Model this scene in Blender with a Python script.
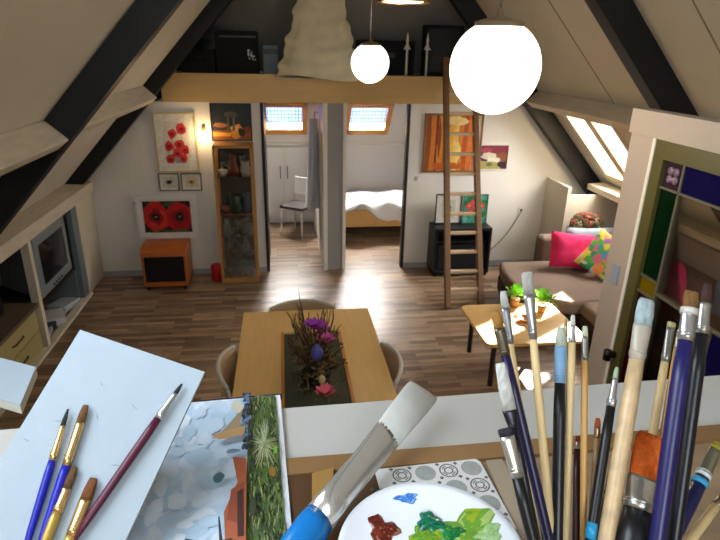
import bpy, bmesh, math, random
from mathutils import Vector, Matrix, noise
random.seed(7)
S = bpy.context.scene
COL = S.collection
for o in list(bpy.data.objects): bpy.data.objects.remove(o)
V = Vector
# ------------------------------------------------------------------ camera
F = 562.6
EYE = V((0, 0, 2.7))
cy = V((-80, -223, F)).normalized()
cd = V((-30, 1430, F)).normalized(); cd = (cd - cy * cd.dot(cy)).normalized()
cx = cy.cross(-cd)
if cx.x < 0: cx = -cx
R0 = V((cx.x, cy.x, -cd.x)); R1 = -V((cx.y, cy.y, -cd.y)); R2 = V((cx.z, cy.z, -cd.z))
cam = bpy.data.objects.new('camera', bpy.data.cameras.new('camera')); COL.objects.link(cam)
m = Matrix((R0, R1, -R2)).transposed().to_4x4(); m.translation = EYE
cam.matrix_world = m
cam.data.sensor_width = 36; cam.data.lens = F / 720 * 36; cam.data.clip_start = 0.01
cam.data.dof.use_dof = True; cam.data.dof.focus_distance = .7; cam.data.dof.aperture_fstop = 20
S.camera = cam
# ------------------------------------------------------------------ light
def lin(c):
    return tuple(((v / 255) / 12.92 if v / 255 <= .04045 else ((v / 255 + .055) / 1.055) ** 2.4) for v in c)
S.view_settings.view_transform = 'Standard'; S.view_settings.look = 'None'
S.view_settings.gamma = 1; S.view_settings.use_curve_mapping = False
S.view_settings.exposure = 0.3
W = bpy.data.worlds.new('sky'); S.world = W; W.use_nodes = True
W.node_tree.nodes['Background'].inputs[0].default_value = (.75, .87, 1, 1)
W.node_tree.nodes['Background'].inputs[1].default_value = 2.5
def area(name, loc, target, sx, sy, power, col):
    l = bpy.data.lights.new(name, 'AREA'); l.shape = 'RECTANGLE'; l.size = sx; l.size_y = sy
    l.energy = power; l.color = col
    o = bpy.data.objects.new(name, l); COL.objects.link(o); o.location = loc
    o.rotation_euler = (V(target) - V(loc)).to_track_quat('-Z', 'Y').to_euler(); return o
sun = bpy.data.lights.new('sun', 'SUN'); sun.energy = 45; sun.angle = math.radians(1.2); sun.color = (1, .95, .86)
so = bpy.data.objects.new('sun', sun); COL.objects.link(so); so.location = (6, 8, 6)
so.rotation_euler = (V((-1.45, -1.68, -1.25))).to_track_quat('-Z', 'Y').to_euler()
area('gallery_fill_light', (-.5, -1.9, 3.5), (.3, 3, 1.4), 2.0, 1.2, 78, (.84, .93, 1))  # added cool fill from behind the camera; the gable has no window
area('desk_fill_light', (-.62, .35, 3.12), (.5, .5, 2.1), .9, .6, 14, (.8, .91, 1))  # added overhead fill for the desk; the roof above it is closed
area('skylight_daylight', (3.95, 5.75, 2.1), (1.2, 4.6, .4), .95, .9, 95, (1, .97, .93))
area('near_sofa_fill_light', (3.45, 3.3, 1.72), (2.9, 4.2, .3), .6, .5, 16, (.95, .97, 1))  # added lamp under the right slope, brightens the near sofa behind the glass
area('bedroom_window_light', (0.03, 8.95, 1.95), (.1, 7.4, .3), .6, .55, 430, (1, .97, .92))
area('bedroom_window_light', (1.28, 8.95, 1.95), (1.2, 7.4, .3), .6, .55, 620, (1, .98, .94))

# ------------------------------------------------------------------ helpers
def at(px, py, axis, val):
    """photo pixel -> the point on the plane axis = val"""
    d = R0 * (px - 360) - R1 * (py - 270) + R2 * F
    i = 'xyz'.index(axis); return EYE + d * ((val - EYE[i]) / d[i])
MATS = {}
def mat(name, rgb, rough=.6, metal=0, var=.06, scale=6, bump=0, spec=.5, trans=0, emit=0, alpha=1, stretch=None, ior=1.45, vcol=False, coat=0, subs=0):
    if name in MATS: return MATS[name]
    M = bpy.data.materials.new(name); M.use_nodes = True; n = M.node_tree.nodes; L = M.node_tree.links
    b = n['Principled BSDF']; c = (*lin(rgb), 1)
    b.inputs['Base Color'].default_value = c
    b.inputs['Roughness'].default_value = rough; b.inputs['Metallic'].default_value = metal
    b.inputs['Specular IOR Level'].default_value = spec; b.inputs['IOR'].default_value = ior
    b.inputs['Transmission Weight'].default_value = trans; b.inputs['Coat Weight'].default_value = coat
    if emit: b.inputs['Emission Color'].default_value = c; b.inputs['Emission Strength'].default_value = emit
    tc = n.new('ShaderNodeTexCoord'); mp = n.new('ShaderNodeMapping'); L.new(tc.outputs['Object'], mp.inputs[0])
    if stretch: mp.inputs['Scale'].default_value = stretch
    nz = n.new('ShaderNodeTexNoise'); nz.inputs['Scale'].default_value = scale; nz.inputs['Detail'].default_value = 4
    L.new(mp.outputs[0], nz.inputs['Vector'])
    if var:
        mx = n.new('ShaderNodeMix'); mx.data_type = 'RGBA'; mx.blend_type = 'MULTIPLY'; mx.inputs[0].default_value = 1
        mr = n.new('ShaderNodeMapRange'); mr.inputs[1].default_value = .3; mr.inputs[2].default_value = .7
        mr.inputs[3].default_value = 1 - 2 * var; mr.inputs[4].default_value = 1
        L.new(nz.outputs[0], mr.inputs[0]); L.new(mr.outputs[0], mx.inputs[7])
        mx.inputs[6].default_value = c
        if vcol:
            a = n.new('ShaderNodeAttribute'); a.attribute_name = 'col'; L.new(a.outputs[0], mx.inputs[6])
        L.new(mx.outputs[2], b.inputs['Base Color'])
    if bump:
        bp = n.new('ShaderNodeBump'); bp.inputs['Strength'].default_value = bump; bp.inputs['Distance'].default_value = .02
        L.new(nz.outputs[0], bp.inputs['Height']); L.new(bp.outputs[0], b.inputs['Normal'])
    MATS[name] = M; return M

def tag(o, label=None, cat=None, group=None, kind=None):
    if label: o['label'] = label
    if cat: o['category'] = cat
    if group: o['group'] = group
    if kind: o['kind'] = kind
    return o
def thing(name, loc, label, cat, group=None):
    o = bpy.data.objects.new(name, None); o.empty_display_size = .05; COL.objects.link(o); o.location = loc
    return tag(o, label, cat, group)
def kids(o): return [c for c in COL.objects if c.parent == o]
def copy_tree(o, parent=None):
    c = o.copy(); COL.objects.link(c)
    if parent: c.parent = parent
    for ch in kids(o): copy_tree(ch, c)
    return c
def wloc(o):
    l = V((0, 0, 0))
    while o: l = l + V(o.location); o = o.parent
    return l

class MB:
    def __init__(s): s.v = []; s.f = []; s.m = []; s.c = []; s.sm = []; s.cm = 0; s.cc = (1, 1, 1); s.smooth = False
    def add(s, vs, fs):
        k = len(s.v); s.v += [V(v) for v in vs]
        for f in fs: s.f.append([k + i for i in f]); s.m.append(s.cm); s.c.append(s.cc); s.sm.append(s.smooth)
        return s
    def box(s, x0, x1, y0, y1, z0, z1):
        return s.add([(x, y, z) for z in (z0, z1) for y in (y0, y1) for x in (x0, x1)],
                     [(0, 2, 3, 1), (4, 5, 7, 6), (0, 1, 5, 4), (2, 6, 7, 3), (0, 4, 6, 2), (1, 3, 7, 5)])
    def obox(s, c, ax, ay, az):     # centre and three half axes
        c, ax, ay, az = map(V, (c, ax, ay, az))
        return s.add([c + ax * i + ay * j + az * k for k in (-1, 1) for j in (-1, 1) for i in (-1, 1)],
                     [(0, 2, 3, 1), (4, 5, 7, 6), (0, 1, 5, 4), (2, 6, 7, 3), (0, 4, 6, 2), (1, 3, 7, 5)])
    def poly(s, pts): return s.add(pts, [list(range(len(pts)))])
    def prism(s, pts, d):           # polygon swept by vector d
        n = len(pts); d = V(d); P = [V(p) for p in pts]
        return s.add(P + [p + d for p in P], [list(range(n))[::-1], list(range(n, 2 * n))] + [(i, (i + 1) % n, n + (i + 1) % n, n + i) for i in range(n)])
    def tube(s, pts, rs, n=10, fy=1.0, up=None, cap=True):
        P = [V(p) for p in pts]; s.smooth, sv = True, s.smooth
        if not hasattr(rs, '__len__'): rs = [rs] * len(P)
        if not hasattr(fy, '__len__'): fy = [fy] * len(P)
        vs = []; ref = up
        for i, p in enumerate(P):
            t = (P[min(i + 1, len(P) - 1)] - P[max(i - 1, 0)])
            t = t.normalized() if t.length > 1e-9 else V((0, 0, 1))
            if ref is None: ref = V((0, 0, 1)) if abs(t.z) < .9 else V((1, 0, 0))
            a = (V(ref) - t * V(ref).dot(t)).normalized(); b = t.cross(a); 
            if up is None: ref = a
            for k in range(n):
                q = 2 * math.pi * k / n; vs.append(p + a * (math.cos(q) * rs[i]) + b * (math.sin(q) * rs[i] * fy[i]))
        fs = [(i * n + k, i * n + (k + 1) % n, (i + 1) * n + (k + 1) % n, (i + 1) * n + k) for i in range(len(P) - 1) for k in range(n)]
        if cap: fs += [list(range(n))[::-1], list(range((len(P) - 1) * n, len(P) * n))]
        s.add(vs, fs); s.smooth = sv; return s
    def lathe(s, prof, o=(0, 0, 0), n=24, wob=None):
        s.smooth, sv = True, s.smooth; o = V(o); vs = []
        for r, z in prof:
            for k in range(n):
                q = 2 * math.pi * k / n; rr = r * (wob(q, z) if wob else 1)
                vs.append(o + V((rr * math.cos(q), rr * math.sin(q), z)))
        fs = [(i * n + k, i * n + (k + 1) % n, (i + 1) * n + (k + 1) % n, (i + 1) * n + k) for i in range(len(prof) - 1) for k in range(n)]
        s.add(vs, fs); s.smooth = sv; return s
    def grid(s, fn, nu, nv):
        s.smooth, sv = True, s.smooth
        s.add([fn(i / nu, j / nv) for j in range(nv + 1) for i in range(nu + 1)],
              [(j * (nu + 1) + i, j * (nu + 1) + i + 1, (j + 1) * (nu + 1) + i + 1, (j + 1) * (nu + 1) + i) for j in range(nv) for i in range(nu)])
        s.smooth = sv; return s
    def ball(s, c, r, n=12, sq=(1, 1, 1)):
        pr = []
        for i in range(n // 2 + 1):
            a = math.pi * i / (n // 2); pr.append((max(math.sin(a), 1e-3) * r, -math.cos(a) * r))
        k = len(s.v); s.lathe(pr, (0, 0, 0), n)
        for i in range(k, len(s.v)): v = s.v[i]; s.v[i] = V((v.x * sq[0], v.y * sq[1], v.z * sq[2])) + V(c)
        return s
    def build(s, name, mats, parent=None, bevel=0, seg=2, sub=0, auto=True):
        if not isinstance(mats, (list, tuple)): mats = [mats]
        if parent: off = wloc(parent)
        else:
            off = V(((min(v.x for v in s.v) + max(v.x for v in s.v)) / 2, (min(v.y for v in s.v) + max(v.y for v in s.v)) / 2, min(v.z for v in s.v)))
        me = bpy.data.meshes.new(name); me.from_pydata([v - off for v in s.v], [], s.f)
        for mm in mats: me.materials.append(mm)
        for i, p in enumerate(me.polygons): p.material_index = s.m[i]; p.use_smooth = s.sm[i]
        at_ = me.color_attributes.new('col', 'FLOAT_COLOR', 'CORNER')
        for i, p in enumerate(me.polygons):
            for li in p.loop_indices: at_.data[li].color = (*s.c[i], 1)
        bm = bmesh.new(); bm.from_mesh(me); bmesh.ops.recalc_face_normals(bm, faces=bm.faces); bm.to_mesh(me); bm.free()
        o = bpy.data.objects.new(name, me); COL.objects.link(o)
        if parent: o.parent = parent
        else: o.location = off
        if bevel:
            b = o.modifiers.new('bevel', 'BEVEL'); b.width = bevel; b.segments = seg; b.limit_method = 'ANGLE'; b.angle_limit = math.radians(40)
        if sub: q = o.modifiers.new('sub', 'SUBSURF'); q.levels = sub; q.render_levels = sub
        return o
def struct(o): o['kind'] = 'structure'; return o

# ------------------------------------------------------------------ materials
def floor_mat():
    M = bpy.data.materials.new('laminate_floor'); M.use_nodes = True; n = M.node_tree.nodes; L = M.node_tree.links
    b = n['Principled BSDF']; tc = n.new('ShaderNodeTexCoord')
    mp = n.new('ShaderNodeMapping'); L.new(tc.outputs['Object'], mp.inputs[0])
    br = n.new('ShaderNodeTexBrick'); br.offset = .37; br.inputs['Scale'].default_value = 1
    br.inputs['Brick Width'].default_value = .44; br.inputs['Row Height'].default_value = .06
    br.inputs['Mortar Size'].default_value = .0012; br.inputs['Bias'].default_value = .0
    br.inputs['Color1'].default_value = (*lin((104, 80, 60)), 1); br.inputs['Color2'].default_value = (*lin((178, 148, 118)), 1)
    br.inputs['Mortar'].default_value = (*lin((66, 48, 36)), 1)
    L.new(mp.outputs[0], br.inputs[0])
    nz = n.new('ShaderNodeTexNoise'); m2 = n.new('ShaderNodeMapping'); m2.inputs['Scale'].default_value = (2.2, 24, 1)
    L.new(tc.outputs['Object'], m2.inputs[0]); L.new(m2.outputs[0], nz.inputs[0]); nz.inputs['Scale'].default_value = 2; nz.inputs['Detail'].default_value = 5
    mr = n.new('ShaderNodeMapRange'); mr.inputs[1].default_value = .3; mr.inputs[2].default_value = .7; mr.inputs[3].default_value = .62; mr.inputs[4].default_value = 1.2
    L.new(nz.outputs[0], mr.inputs[0])
    mx = n.new('ShaderNodeMix'); mx.data_type = 'RGBA'; mx.blend_type = 'MULTIPLY'; mx.inputs[0].default_value = 1
    L.new(br.outputs[0], mx.inputs[6]); L.new(mr.outputs[0], mx.inputs[7]); L.new(mx.outputs[2], b.inputs['Base Color'])
    b.inputs['Roughness'].default_value = .36; b.inputs['Specular IOR Level'].default_value = .55
    return M
WHITE = mat('white_wall_paint', (228, 226, 220), .75, var=.02, scale=2)
BEDW = mat('bedroom_wall_paint', (232, 231, 226), .75, var=.02, scale=2)
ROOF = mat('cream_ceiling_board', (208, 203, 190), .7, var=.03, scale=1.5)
HIP = mat('shaded_ceiling_board', (146, 143, 137), .8, var=.05, scale=2)  # greyer than the cream roof: the loft's shade is put into the colour
BEAM = mat('blue_black_beam_paint', (26, 28, 33), .5, var=.15, scale=5, bump=.1)
PURLIN = mat('limed_wood', (214, 204, 184), .6, var=.08, scale=5, stretch=(6, 1, 6), bump=.1)
TRIM = mat('trim_white', (226, 220, 208), .5, var=.02)
TAN = mat('loft_edge_board', (205, 172, 112), .45, var=.05, scale=3, stretch=(.6, 4, 6))
PARA = mat('parapet_paint', (184, 182, 178), .6, var=.03, scale=6)
DESK = mat('desk_wood', (148, 124, 98), .5, var=.14, scale=7, stretch=(1, 8, 1))
BEECH = mat('beech_wood', (232, 192, 124), .4, var=.05, scale=4, stretch=(8, 1, 1))
PINE = mat('light_table_wood', (226, 180, 110), .35, var=.06, scale=4, stretch=(1, 8, 1))
ORANGE = mat('orange_cherry_wood', (186, 100, 42), .4, var=.1, scale=5, stretch=(1, 1, 8))
BLACK = mat('black_plastic', (22, 22, 25), .4, var=.1)
BLACKF = mat('black_cloth', (17, 17, 19), .85, var=.1, scale=20)
SOFA = mat('taupe_upholstery', (132, 112, 96), .9, var=.06, scale=30, bump=.15)
DARKW = mat('dark_wood_stain', (46, 32, 26), .5, var=.1)
CHROME = mat('brushed_metal', (190, 190, 190), .25, metal=1, var=.03)
BRASS = mat('brass', (200, 160, 90), .25, metal=1, var=.03)
SILVER = mat('silver_ferrule', (206, 204, 200), .28, metal=.9, var=.08, scale=60, stretch=(1, 1, .2))
GOLD = mat('gold_ferrule', (226, 190, 130), .25, metal=.9, var=.05)
CLEAR = mat('clear_glass', (235, 245, 240), .02, trans=1, var=0, ior=1.35)
ART = mat('painted_canvas', (255, 255, 255), .6, var=.12, scale=24, vcol=True)
WFRAME = mat('white_picture_frame', (228, 226, 220), .5, var=.02)
PLASTW = mat('white_plastic', (226, 224, 218), .4, var=.02)
LIVE = mat('bark_twig', (92, 66, 44), .8, var=.2, scale=30)
PINK = mat('pink_cloth', (226, 40, 98), .85, var=.08, scale=14, bump=.1)
WOODB = mat('bare_brush_wood', (216, 188, 138), .45, var=.08, scale=60, stretch=(1, 1, .12))
RED = mat('red_plastic', (190, 26, 34), .5)
GREYB = mat('blue_grey_panel', (112, 124, 130), .5, var=.05)
GLOBE = mat('opal_globe_glass', (255, 244, 226), .3, var=0, emit=3.2)
BULB = mat('lit_bulb', (255, 226, 180), .3, var=0, emit=9)
BRICK = floor_mat()

# ------------------------------------------------------------------ shell
YW = 6.84            # partition
zl = lambda x: 2.06 + 1.1 * (x + 1.69)
zr = lambda x: 2.06 + 1.1 * (3.22 - x)
RX, RZ = .765, 4.7605
YB = -2.4
struct(MB().box(-3.9, 5.4, YB, 9.2, -.06, 0).build('floor', BRICK))
def slab(name, pts, mt, nrm):   # roof slab: inner polygon, outward thickness
    return struct(MB().prism(pts, V(nrm) * .12).build(name, mt))
nl = V((-1.1, 0, 1)).normalized(); nr = V((1.1, 0, 1)).normalized(); nh = V((0, 1.1, 1)).normalized()
xe = -3.56
slab('ceiling_left', [(xe, YB, zl(xe)), (xe, 6.66 - xe, zl(xe)), (RX, 5.895, RZ), (RX, YB, RZ)], ROOF, nl)
# right roof with the two-light skylight left open
xr = 5.09
def R(x, y): return V((x, y, zr(x)))
SY = [5.32, 5.73, 5.87, 6.3]; SXt, SXb = 3.22, 3.88
mb = MB()
for pts in ([R(RX, YB), R(SXt, YB), R(SXt, 5.13 + SXt), R(RX, 5.895)],
            [R(SXb, YB), R(xr, YB), R(xr, 5.13 + xr), R(SXb, 5.13 + SXb)],
            [R(SXt, YB), R(SXb, YB), R(SXb, SY[0]), R(SXt, SY[0])],
            [R(SXt, SY[3]), R(SXb, SY[3]), R(SXb, 5.13 + SXb), R(SXt, 5.13 + SXt)]):
    mb.prism(pts, nr * .12)
struct(mb.build('ceiling_right', ROOF))
wf = MB()
def rbar(x0, x1, y0, y1, lo=-.012, hi=.10):
    wf.prism([R(x0, y0) + nr * lo, R(x1, y0) + nr * lo, R(x1, y1) + nr * lo, R(x0, y1) + nr * lo], nr * (hi - lo))
rbar(SXt - .03, SXb + .03, SY[0] - .03, SY[0] + .02); rbar(SXt - .03, SXb + .03, SY[3] - .02, SY[3] + .03)
rbar(SXt - .03, SXt + .02, SY[0], SY[3]); rbar(SXb - .02, SXb + .03, SY[0], SY[3]); rbar(SXt, SXb, SY[1], SY[2])
w1 = struct(wf.build('window_1', mat('skylight_frame', (230, 205, 160), .5)))
g = MB(); g.prism([R(SXt, SY[0]) + nr * .06, R(SXb, SY[0]) + nr * .06, R(SXb, SY[3]) + nr * .06, R(SXt, SY[3]) + nr * .06], nr * .004)
gm = bpy.data.materials.new('thin_window_glass'); gm.use_nodes = True
nn_ = gm.node_tree.nodes; nn_.clear(); o_ = nn_.new('ShaderNodeOutputMaterial'); a_ = nn_.new('ShaderNodeBsdfTransparent'); b_ = nn_.new('ShaderNodeBsdfGlossy')
x_ = nn_.new('ShaderNodeMixShader'); x_.inputs[0].default_value = .06; b_.inputs['Roughness'].default_value = .03
gm.node_tree.links.new(a_.outputs[0], x_.inputs[1]); gm.node_tree.links.new(b_.outputs[0], x_.inputs[2]); gm.node_tree.links.new(x_.outputs[0], o_.inputs[0])
g.build('pane', gm, w1)
# hip roof at the far end with two windows over the bedrooms
def Hp(x, y): return V((x, y, 1.3 + 1.1 * (9.04 - y)))
HW = [(-.27, .34), (.97, 1.6)]; hy0, hy1 = 8.46, 8.84
hm = MB()
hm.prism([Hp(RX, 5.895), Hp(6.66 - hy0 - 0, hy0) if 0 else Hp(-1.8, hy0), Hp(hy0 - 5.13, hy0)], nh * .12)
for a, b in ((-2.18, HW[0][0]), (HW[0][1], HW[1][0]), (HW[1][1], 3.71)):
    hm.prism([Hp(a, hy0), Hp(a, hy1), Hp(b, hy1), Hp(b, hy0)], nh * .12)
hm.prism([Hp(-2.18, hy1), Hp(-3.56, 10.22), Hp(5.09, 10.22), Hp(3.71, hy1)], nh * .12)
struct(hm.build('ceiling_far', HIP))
# inner lining of the hip in the bedrooms (below the loft floor) is white
lm = MB(); low = -nh * .03
for a, b, y0, y1 in ((-1.4, HW[0][0], 8.3, 9.05), (HW[0][1], HW[1][0], 8.3, 9.05), (HW[1][1], 3.2, 8.3, 9.05), (HW[0][0], HW[0][1], hy1, 9.05), (HW[1][0], HW[1][1], hy1, 9.05), (HW[0][0], HW[0][1], 8.3, hy0), (HW[1][0], HW[1][1], 8.3, hy0)):
    lm.prism([Hp(a, y0), Hp(b, y0), Hp(b, y1), Hp(a, y1)], low)
struct(lm.build('ceiling_bedrooms', BEDW))
BL = bpy.data.materials.new('checked_blind_cloth'); BL.use_nodes = True
n = BL.node_tree.nodes; L = BL.node_tree.links; n.clear()
o_ = n.new('ShaderNodeOutputMaterial'); tr = n.new('ShaderNodeBsdfTranslucent'); df = n.new('ShaderNodeBsdfDiffuse'); mx = n.new('ShaderNodeMixShader'); mx.inputs[0].default_value = .35
ck = n.new('ShaderNodeTexBrick'); ck.offset = 0; ck.inputs['Scale'].default_value = 1; ck.inputs['Brick Width'].default_value = .05; ck.inputs['Row Height'].default_value = .05; ck.inputs['Mortar Size'].default_value = .008
ck.inputs['Color1'].default_value = (*lin((130, 146, 180)), 1); ck.inputs['Color2'].default_value = (*lin((152, 166, 194)), 1); ck.inputs['Mortar'].default_value = (*lin((80, 96, 136)), 1)
tc = n.new('ShaderNodeTexCoord'); L.new(tc.outputs['Object'], ck.inputs[0])
for q in (tr, df): L.new(ck.outputs[0], q.inputs[0])
L.new(tr.outputs[0], mx.inputs[1]); L.new(df.outputs[0], mx.inputs[2]); L.new(mx.outputs[0], o_.inputs[0])
FR = mat('pine_window_frame', (208, 150, 82), .45, var=.06)
for i, (a, b) in enumerate(HW):
    w = MB()
    def hb(x0, x1, y0, y1): w.prism([Hp(x0, y0) - nh * .05, Hp(x1, y0) - nh * .05, Hp(x1, y1) - nh * .05, Hp(x0, y1) - nh * .05], nh * .14)
    hb(a - .02, a + .045, hy0 - .05, hy1 + .03); hb(b - .045, b + .03, hy0 - .05, hy1 + .03); hb(a, b, hy1 - .05, hy1 + .03); hb(a, b, hy0 - .05, hy0 + .01)
    wo = struct(w.build('window_%d' % (i + 2), FR))
    MB().prism([Hp(a + .04, hy0) + nh * .0, Hp(b - .04, hy0) + nh * .0, Hp(b - .04, hy1 - .11) + nh * .0, Hp(a + .04, hy1 - .11) + nh * .0], nh * .003).build('blind', BL, wo)
    MB().prism([Hp(a + .04, hy0) + nh * .06, Hp(b - .04, hy0) + nh * .06, Hp(b - .04, hy1 - .04) + nh * .06, Hp(a + .04, hy1 - .04) + nh * .06], nh * .003).build('pane', gm, wo)
# partition wall at y = 6.84 with two door openings
wm = MB(); T = .07
XL, XR = -3.0, 4.2
D1 = (-.25, .48); D2 = (.76, 1.53)
def wallpoly(p): wm.prism([(x, YW, z) for x, z in p], (0, T, 0))
wallpoly([(-3.56, 0), (D1[0], 0), (D1[0], 2.1), (-1.65, 2.1), (-3.56, 0.01)])
wallpoly([(D2[1], 0), (5.08, 0), (3.18, 2.1), (D2[1], 2.1)])
struct(wm.build('wall_far', WHITE))
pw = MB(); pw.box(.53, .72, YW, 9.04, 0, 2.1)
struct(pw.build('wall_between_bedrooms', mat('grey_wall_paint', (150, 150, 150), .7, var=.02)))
struct(MB().box(.48, .53, YW - .012, 9.03, 0, 2.1).build('trim_1', TRIM)); struct(MB().box(.72, .76, YW - .012, 9.03, 0, 2.1).build('trim_2', TRIM))
struct(MB().box(-1.4, 3.3, 9.04, 9.1, 0, 1.32).build('wall_bedroom_back', BEDW))
struct(MB().box(-1.42, -1.36, YW + T, 9.04, 0, 2.1).build('wall_bedroom_left', BEDW)); struct(MB().box(2.9, 2.96, YW + T, 9.04, 0, 2.1).build('wall_bedroom_right', BEDW))
struct(MB().box(-1.4, 3.2, 8.98, 9.04, 1.29, 1.32).build('trim_3', TRIM))
# loft
struct(MB().box(-1.33, 3.05, YW - .02, YW + .06, 2.1, 2.41).build('trim_4', TAN))
struct(MB().box(-1.3, 3.0, YW + .065, 8.2, 2.1, 2.4).build('floor_loft', BEDW))
# door jambs seen edge-on
for k, x in ((1, D1[0]), (2, D2[1] - .035)):
    d = struct(MB().box(x, x + .035, YW - .015, YW + .75 if k == 1 else YW + .08, 0.005, 2.095).build('door_%d' % k, BEAM))
# gable behind the camera and knee walls
struct(MB().prism([(-3.56, YB, 0), (5.09, YB, 0), (RX, YB, RZ)], (0, -.1, 0)).build('wall_back', WHITE))
# left knee: cupboard wall at x = -2.25
CR = mat('cream_cupboard', (214, 206, 184), .6, var=.03)
kl = MB(); kl.box(-2.29, -2.25, 6.28, YW, .02, 1.1); kl.box(-2.29, -2.25, YB, 3.6, 0, 1.1); kl.box(-2.95, -2.9, 3.6, 6.3, 0, .8)
struct(kl.build('wall_left', CR))
lg = MB(); lg.prism([(-2.22, YB, 1.08), (-2.22, YB, 1.2), (-2.49, YB, 1.21), (-2.6, YB, 1.08)], (0, YW - YB, 0))
struct(lg.build('trim_5', PURLIN))
struct(MB().box(-2.3, -2.225, 3.6, 6.3, 0, .03).build('baseboard_left', CR))
# right knee and ledge
kr = MB(); kr.box(3.38, 3.42, 6.25, YW, 0, 1.2); kr.box(3.42, 4.2, 6.25, 6.29, 0, 1.1); kr.box(4.3, 4.34, YB, 6.1, 0, .86)
struct(kr.build('wall_right', mat('beige_knee_wall', (220, 210, 190), .7, var=.03)))
rg = MB(); rg.prism([(3.76, YB, 1.12), (3.76, YB, 1.19), (4.0, YB, 1.2), (4.06, YB, 1.12)], (0, 6.5 - YB, 0))
struct(rg.build('trim_6', PURLIN))
bb = MB(); bb.box(-2.25, D1[0] - .0, YW - .014, YW, 0, .07); bb.box(D2[1], 3.4, YW - .014, YW, 0, .07)
struct(bb.build('baseboard_far', mat('baseboard_paint', (168, 172, 176), .5)))

sm_ = MB()
for y in (3.3, 5.0, 2.0): sm_.prism([R(1.0, y), R(4.2, y), R(4.2, y + .012), R(1.0, y + .012)], -nr * .004)
struct(sm_.build('trim_9', mat('ceiling_seam', (150, 136, 110), .7)))  # thin darker strips along the board seams
# ------------------------------------------------------------------ trusses and purlins
def rafter(side, y, dep, w, label, z0=0.02):
    zf = zl if side < 0 else zr
    s = -side
    nn = -(nl if side < 0 else nr)
    xa = xe + .06 if side < 0 else xr - .06
    A = V((xa, y, zf(xa))); B = V((RX, y, RZ))
    o = MB().prism([A, B, B + V((0, 0, -dep / nl.z)), A + V((s * dep / abs(nl.x), 0, 0))], (0, w, 0)).build('rafter', BEAM)
    return tag(o, label, 'beam', 'roof rafters')
rafter(-1, 4.0, .19, .14, 'blue-black rafter on the left slope, nearer and broader, ending at the white purlin')
rafter(-1, 6.66, .15, .14, 'blue-black rafter on the left slope against the far wall above the television cupboard')
rafter(1, 3.86, .2, .14, 'blue-black rafter on the right slope, above the stained glass window')
rafter(1, 6.66, .2, .14, 'blue-black rafter on the right slope beside the roof window, behind the big globe lamp')
rafter(-1, 7.7, .16, .12, 'black rafter deep in the loft on the left, above the black cabinet')
rafter(1, 7.7, .16, .12, 'black rafter deep in the loft on the right, behind the spears')
def purlin(side, y0, y1, label):
    x = -1.52 if side < 0 else 3.07
    zf = zl if side < 0 else zr; nn = -(nl if side < 0 else nr)
    x = (-1.535 if y0 < 0 else -1.485) if side < 0 else 3.02
    A = V((x, y0, zf(x))); dn = V((side * .1, 0, -.11))
    o = MB().prism([A, A + nn * .19, A + nn * .17 + dn * .75, A + dn * 1.1], (0, y1 - y0, 0)).build('purlin', PURLIN, bevel=.012)
    return tag(o, label, 'beam', 'white purlins')
purlin(-1, YB + .01, 3.995, 'limed white purlin on the left slope, nearest, ending at the broad black rafter')
purlin(-1, 4.145, 6.655, 'limed white purlin on the left slope between the two black rafters')
purlin(1, 4.005, 6.655, 'cream purlin on the right slope above the roof window')
purlin(1, YB + .01, 3.855, 'cream purlin on the right slope over the gallery')
# ridge beam
tag(MB().box(RX - .07, RX + .07, YB, 5.85, RZ - .32, RZ - .1).build('ridge_beam', BEAM), 'dark ridge beam at the top of the attic roof', 'beam')

# ------------------------------------------------------------------ pictures
def picture(name, label, cat, x0, x1, z0, z1, y, fw, fm, art, bg, mt=0, mtc=(232, 230, 222), th=.02, loc=None, group=None):
    t = thing(name, ((x0 + x1) / 2, y, z0), label, cat, group)
    f = MB(); f.box(x0, x1, y - th, y, z0, z0 + fw); f.box(x0, x1, y - th, y, z1 - fw, z1); f.box(x0, x0 + fw, y - th, y, z0 + fw, z1 - fw); f.box(x1 - fw, x1, y - th, y, z0 + fw, z1 - fw)
    f.build('frame', fm, t)
    c = MB(); c.cc = lin(mtc); c.box(x0 + fw, x1 - fw, y - th * .5, y - .002, z0 + fw, z1 - fw)
    ax0, ax1, az0, az1 = x0 + fw + mt, x1 - fw - mt, z0 + fw + mt, z1 - fw - mt
    yy = y - th * .5 - .0006
    def P(u, v): return (ax0 + (ax1 - ax0) * u, yy, az0 + (az1 - az0) * v)
    c.cc = lin(bg); c.poly([P(0, 0), P(1, 0), P(1, 1), P(0, 1)])
    for pts, colr in art:
        yy -= .00012; c.cc = lin(colr); c.poly([P(min(max(u, 0), 1), min(max(v, 0), 1)) for u, v in pts])
    c.build('picture', ART, t)
    return t
def blob(u, v, ru, rv, n=11, j=.25):
    return [(u + ru * math.cos(2 * math.pi * k / n) * random.uniform(1 - j, 1 + j), v + rv * math.sin(2 * math.pi * k / n) * random.uniform(1 - j, 1 + j)) for k in range(n)]
def stroke(u0, v0, u1, v1, w):
    du, dv = u1 - u0, v1 - v0; l = math.hypot(du, dv) + 1e-6; a, b = -dv / l * w, du / l * w
    return [(u0 - a, v0 - b), (u1 - a * .4, v1 - b * .4), (u1 + a * .4, v1 + b * .4), (u0 + a, v0 + b)]
PW = lambda x: x
art = []
for u, v in ((.75, .84), (.33, .7), (.6, .45), (.18, .42), (.85, .35), (.5, .28), (.2, .12), (.6, .12)):
    art.append((stroke(u, v, u + random.uniform(-.1, .1), v - .35, .01), (90, 110, 80)))
art.append((blob(.65, .1, .3, .12), (150, 160, 150))); art.append((blob(.4, .4, .2, .15), (205, 205, 190)))
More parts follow.
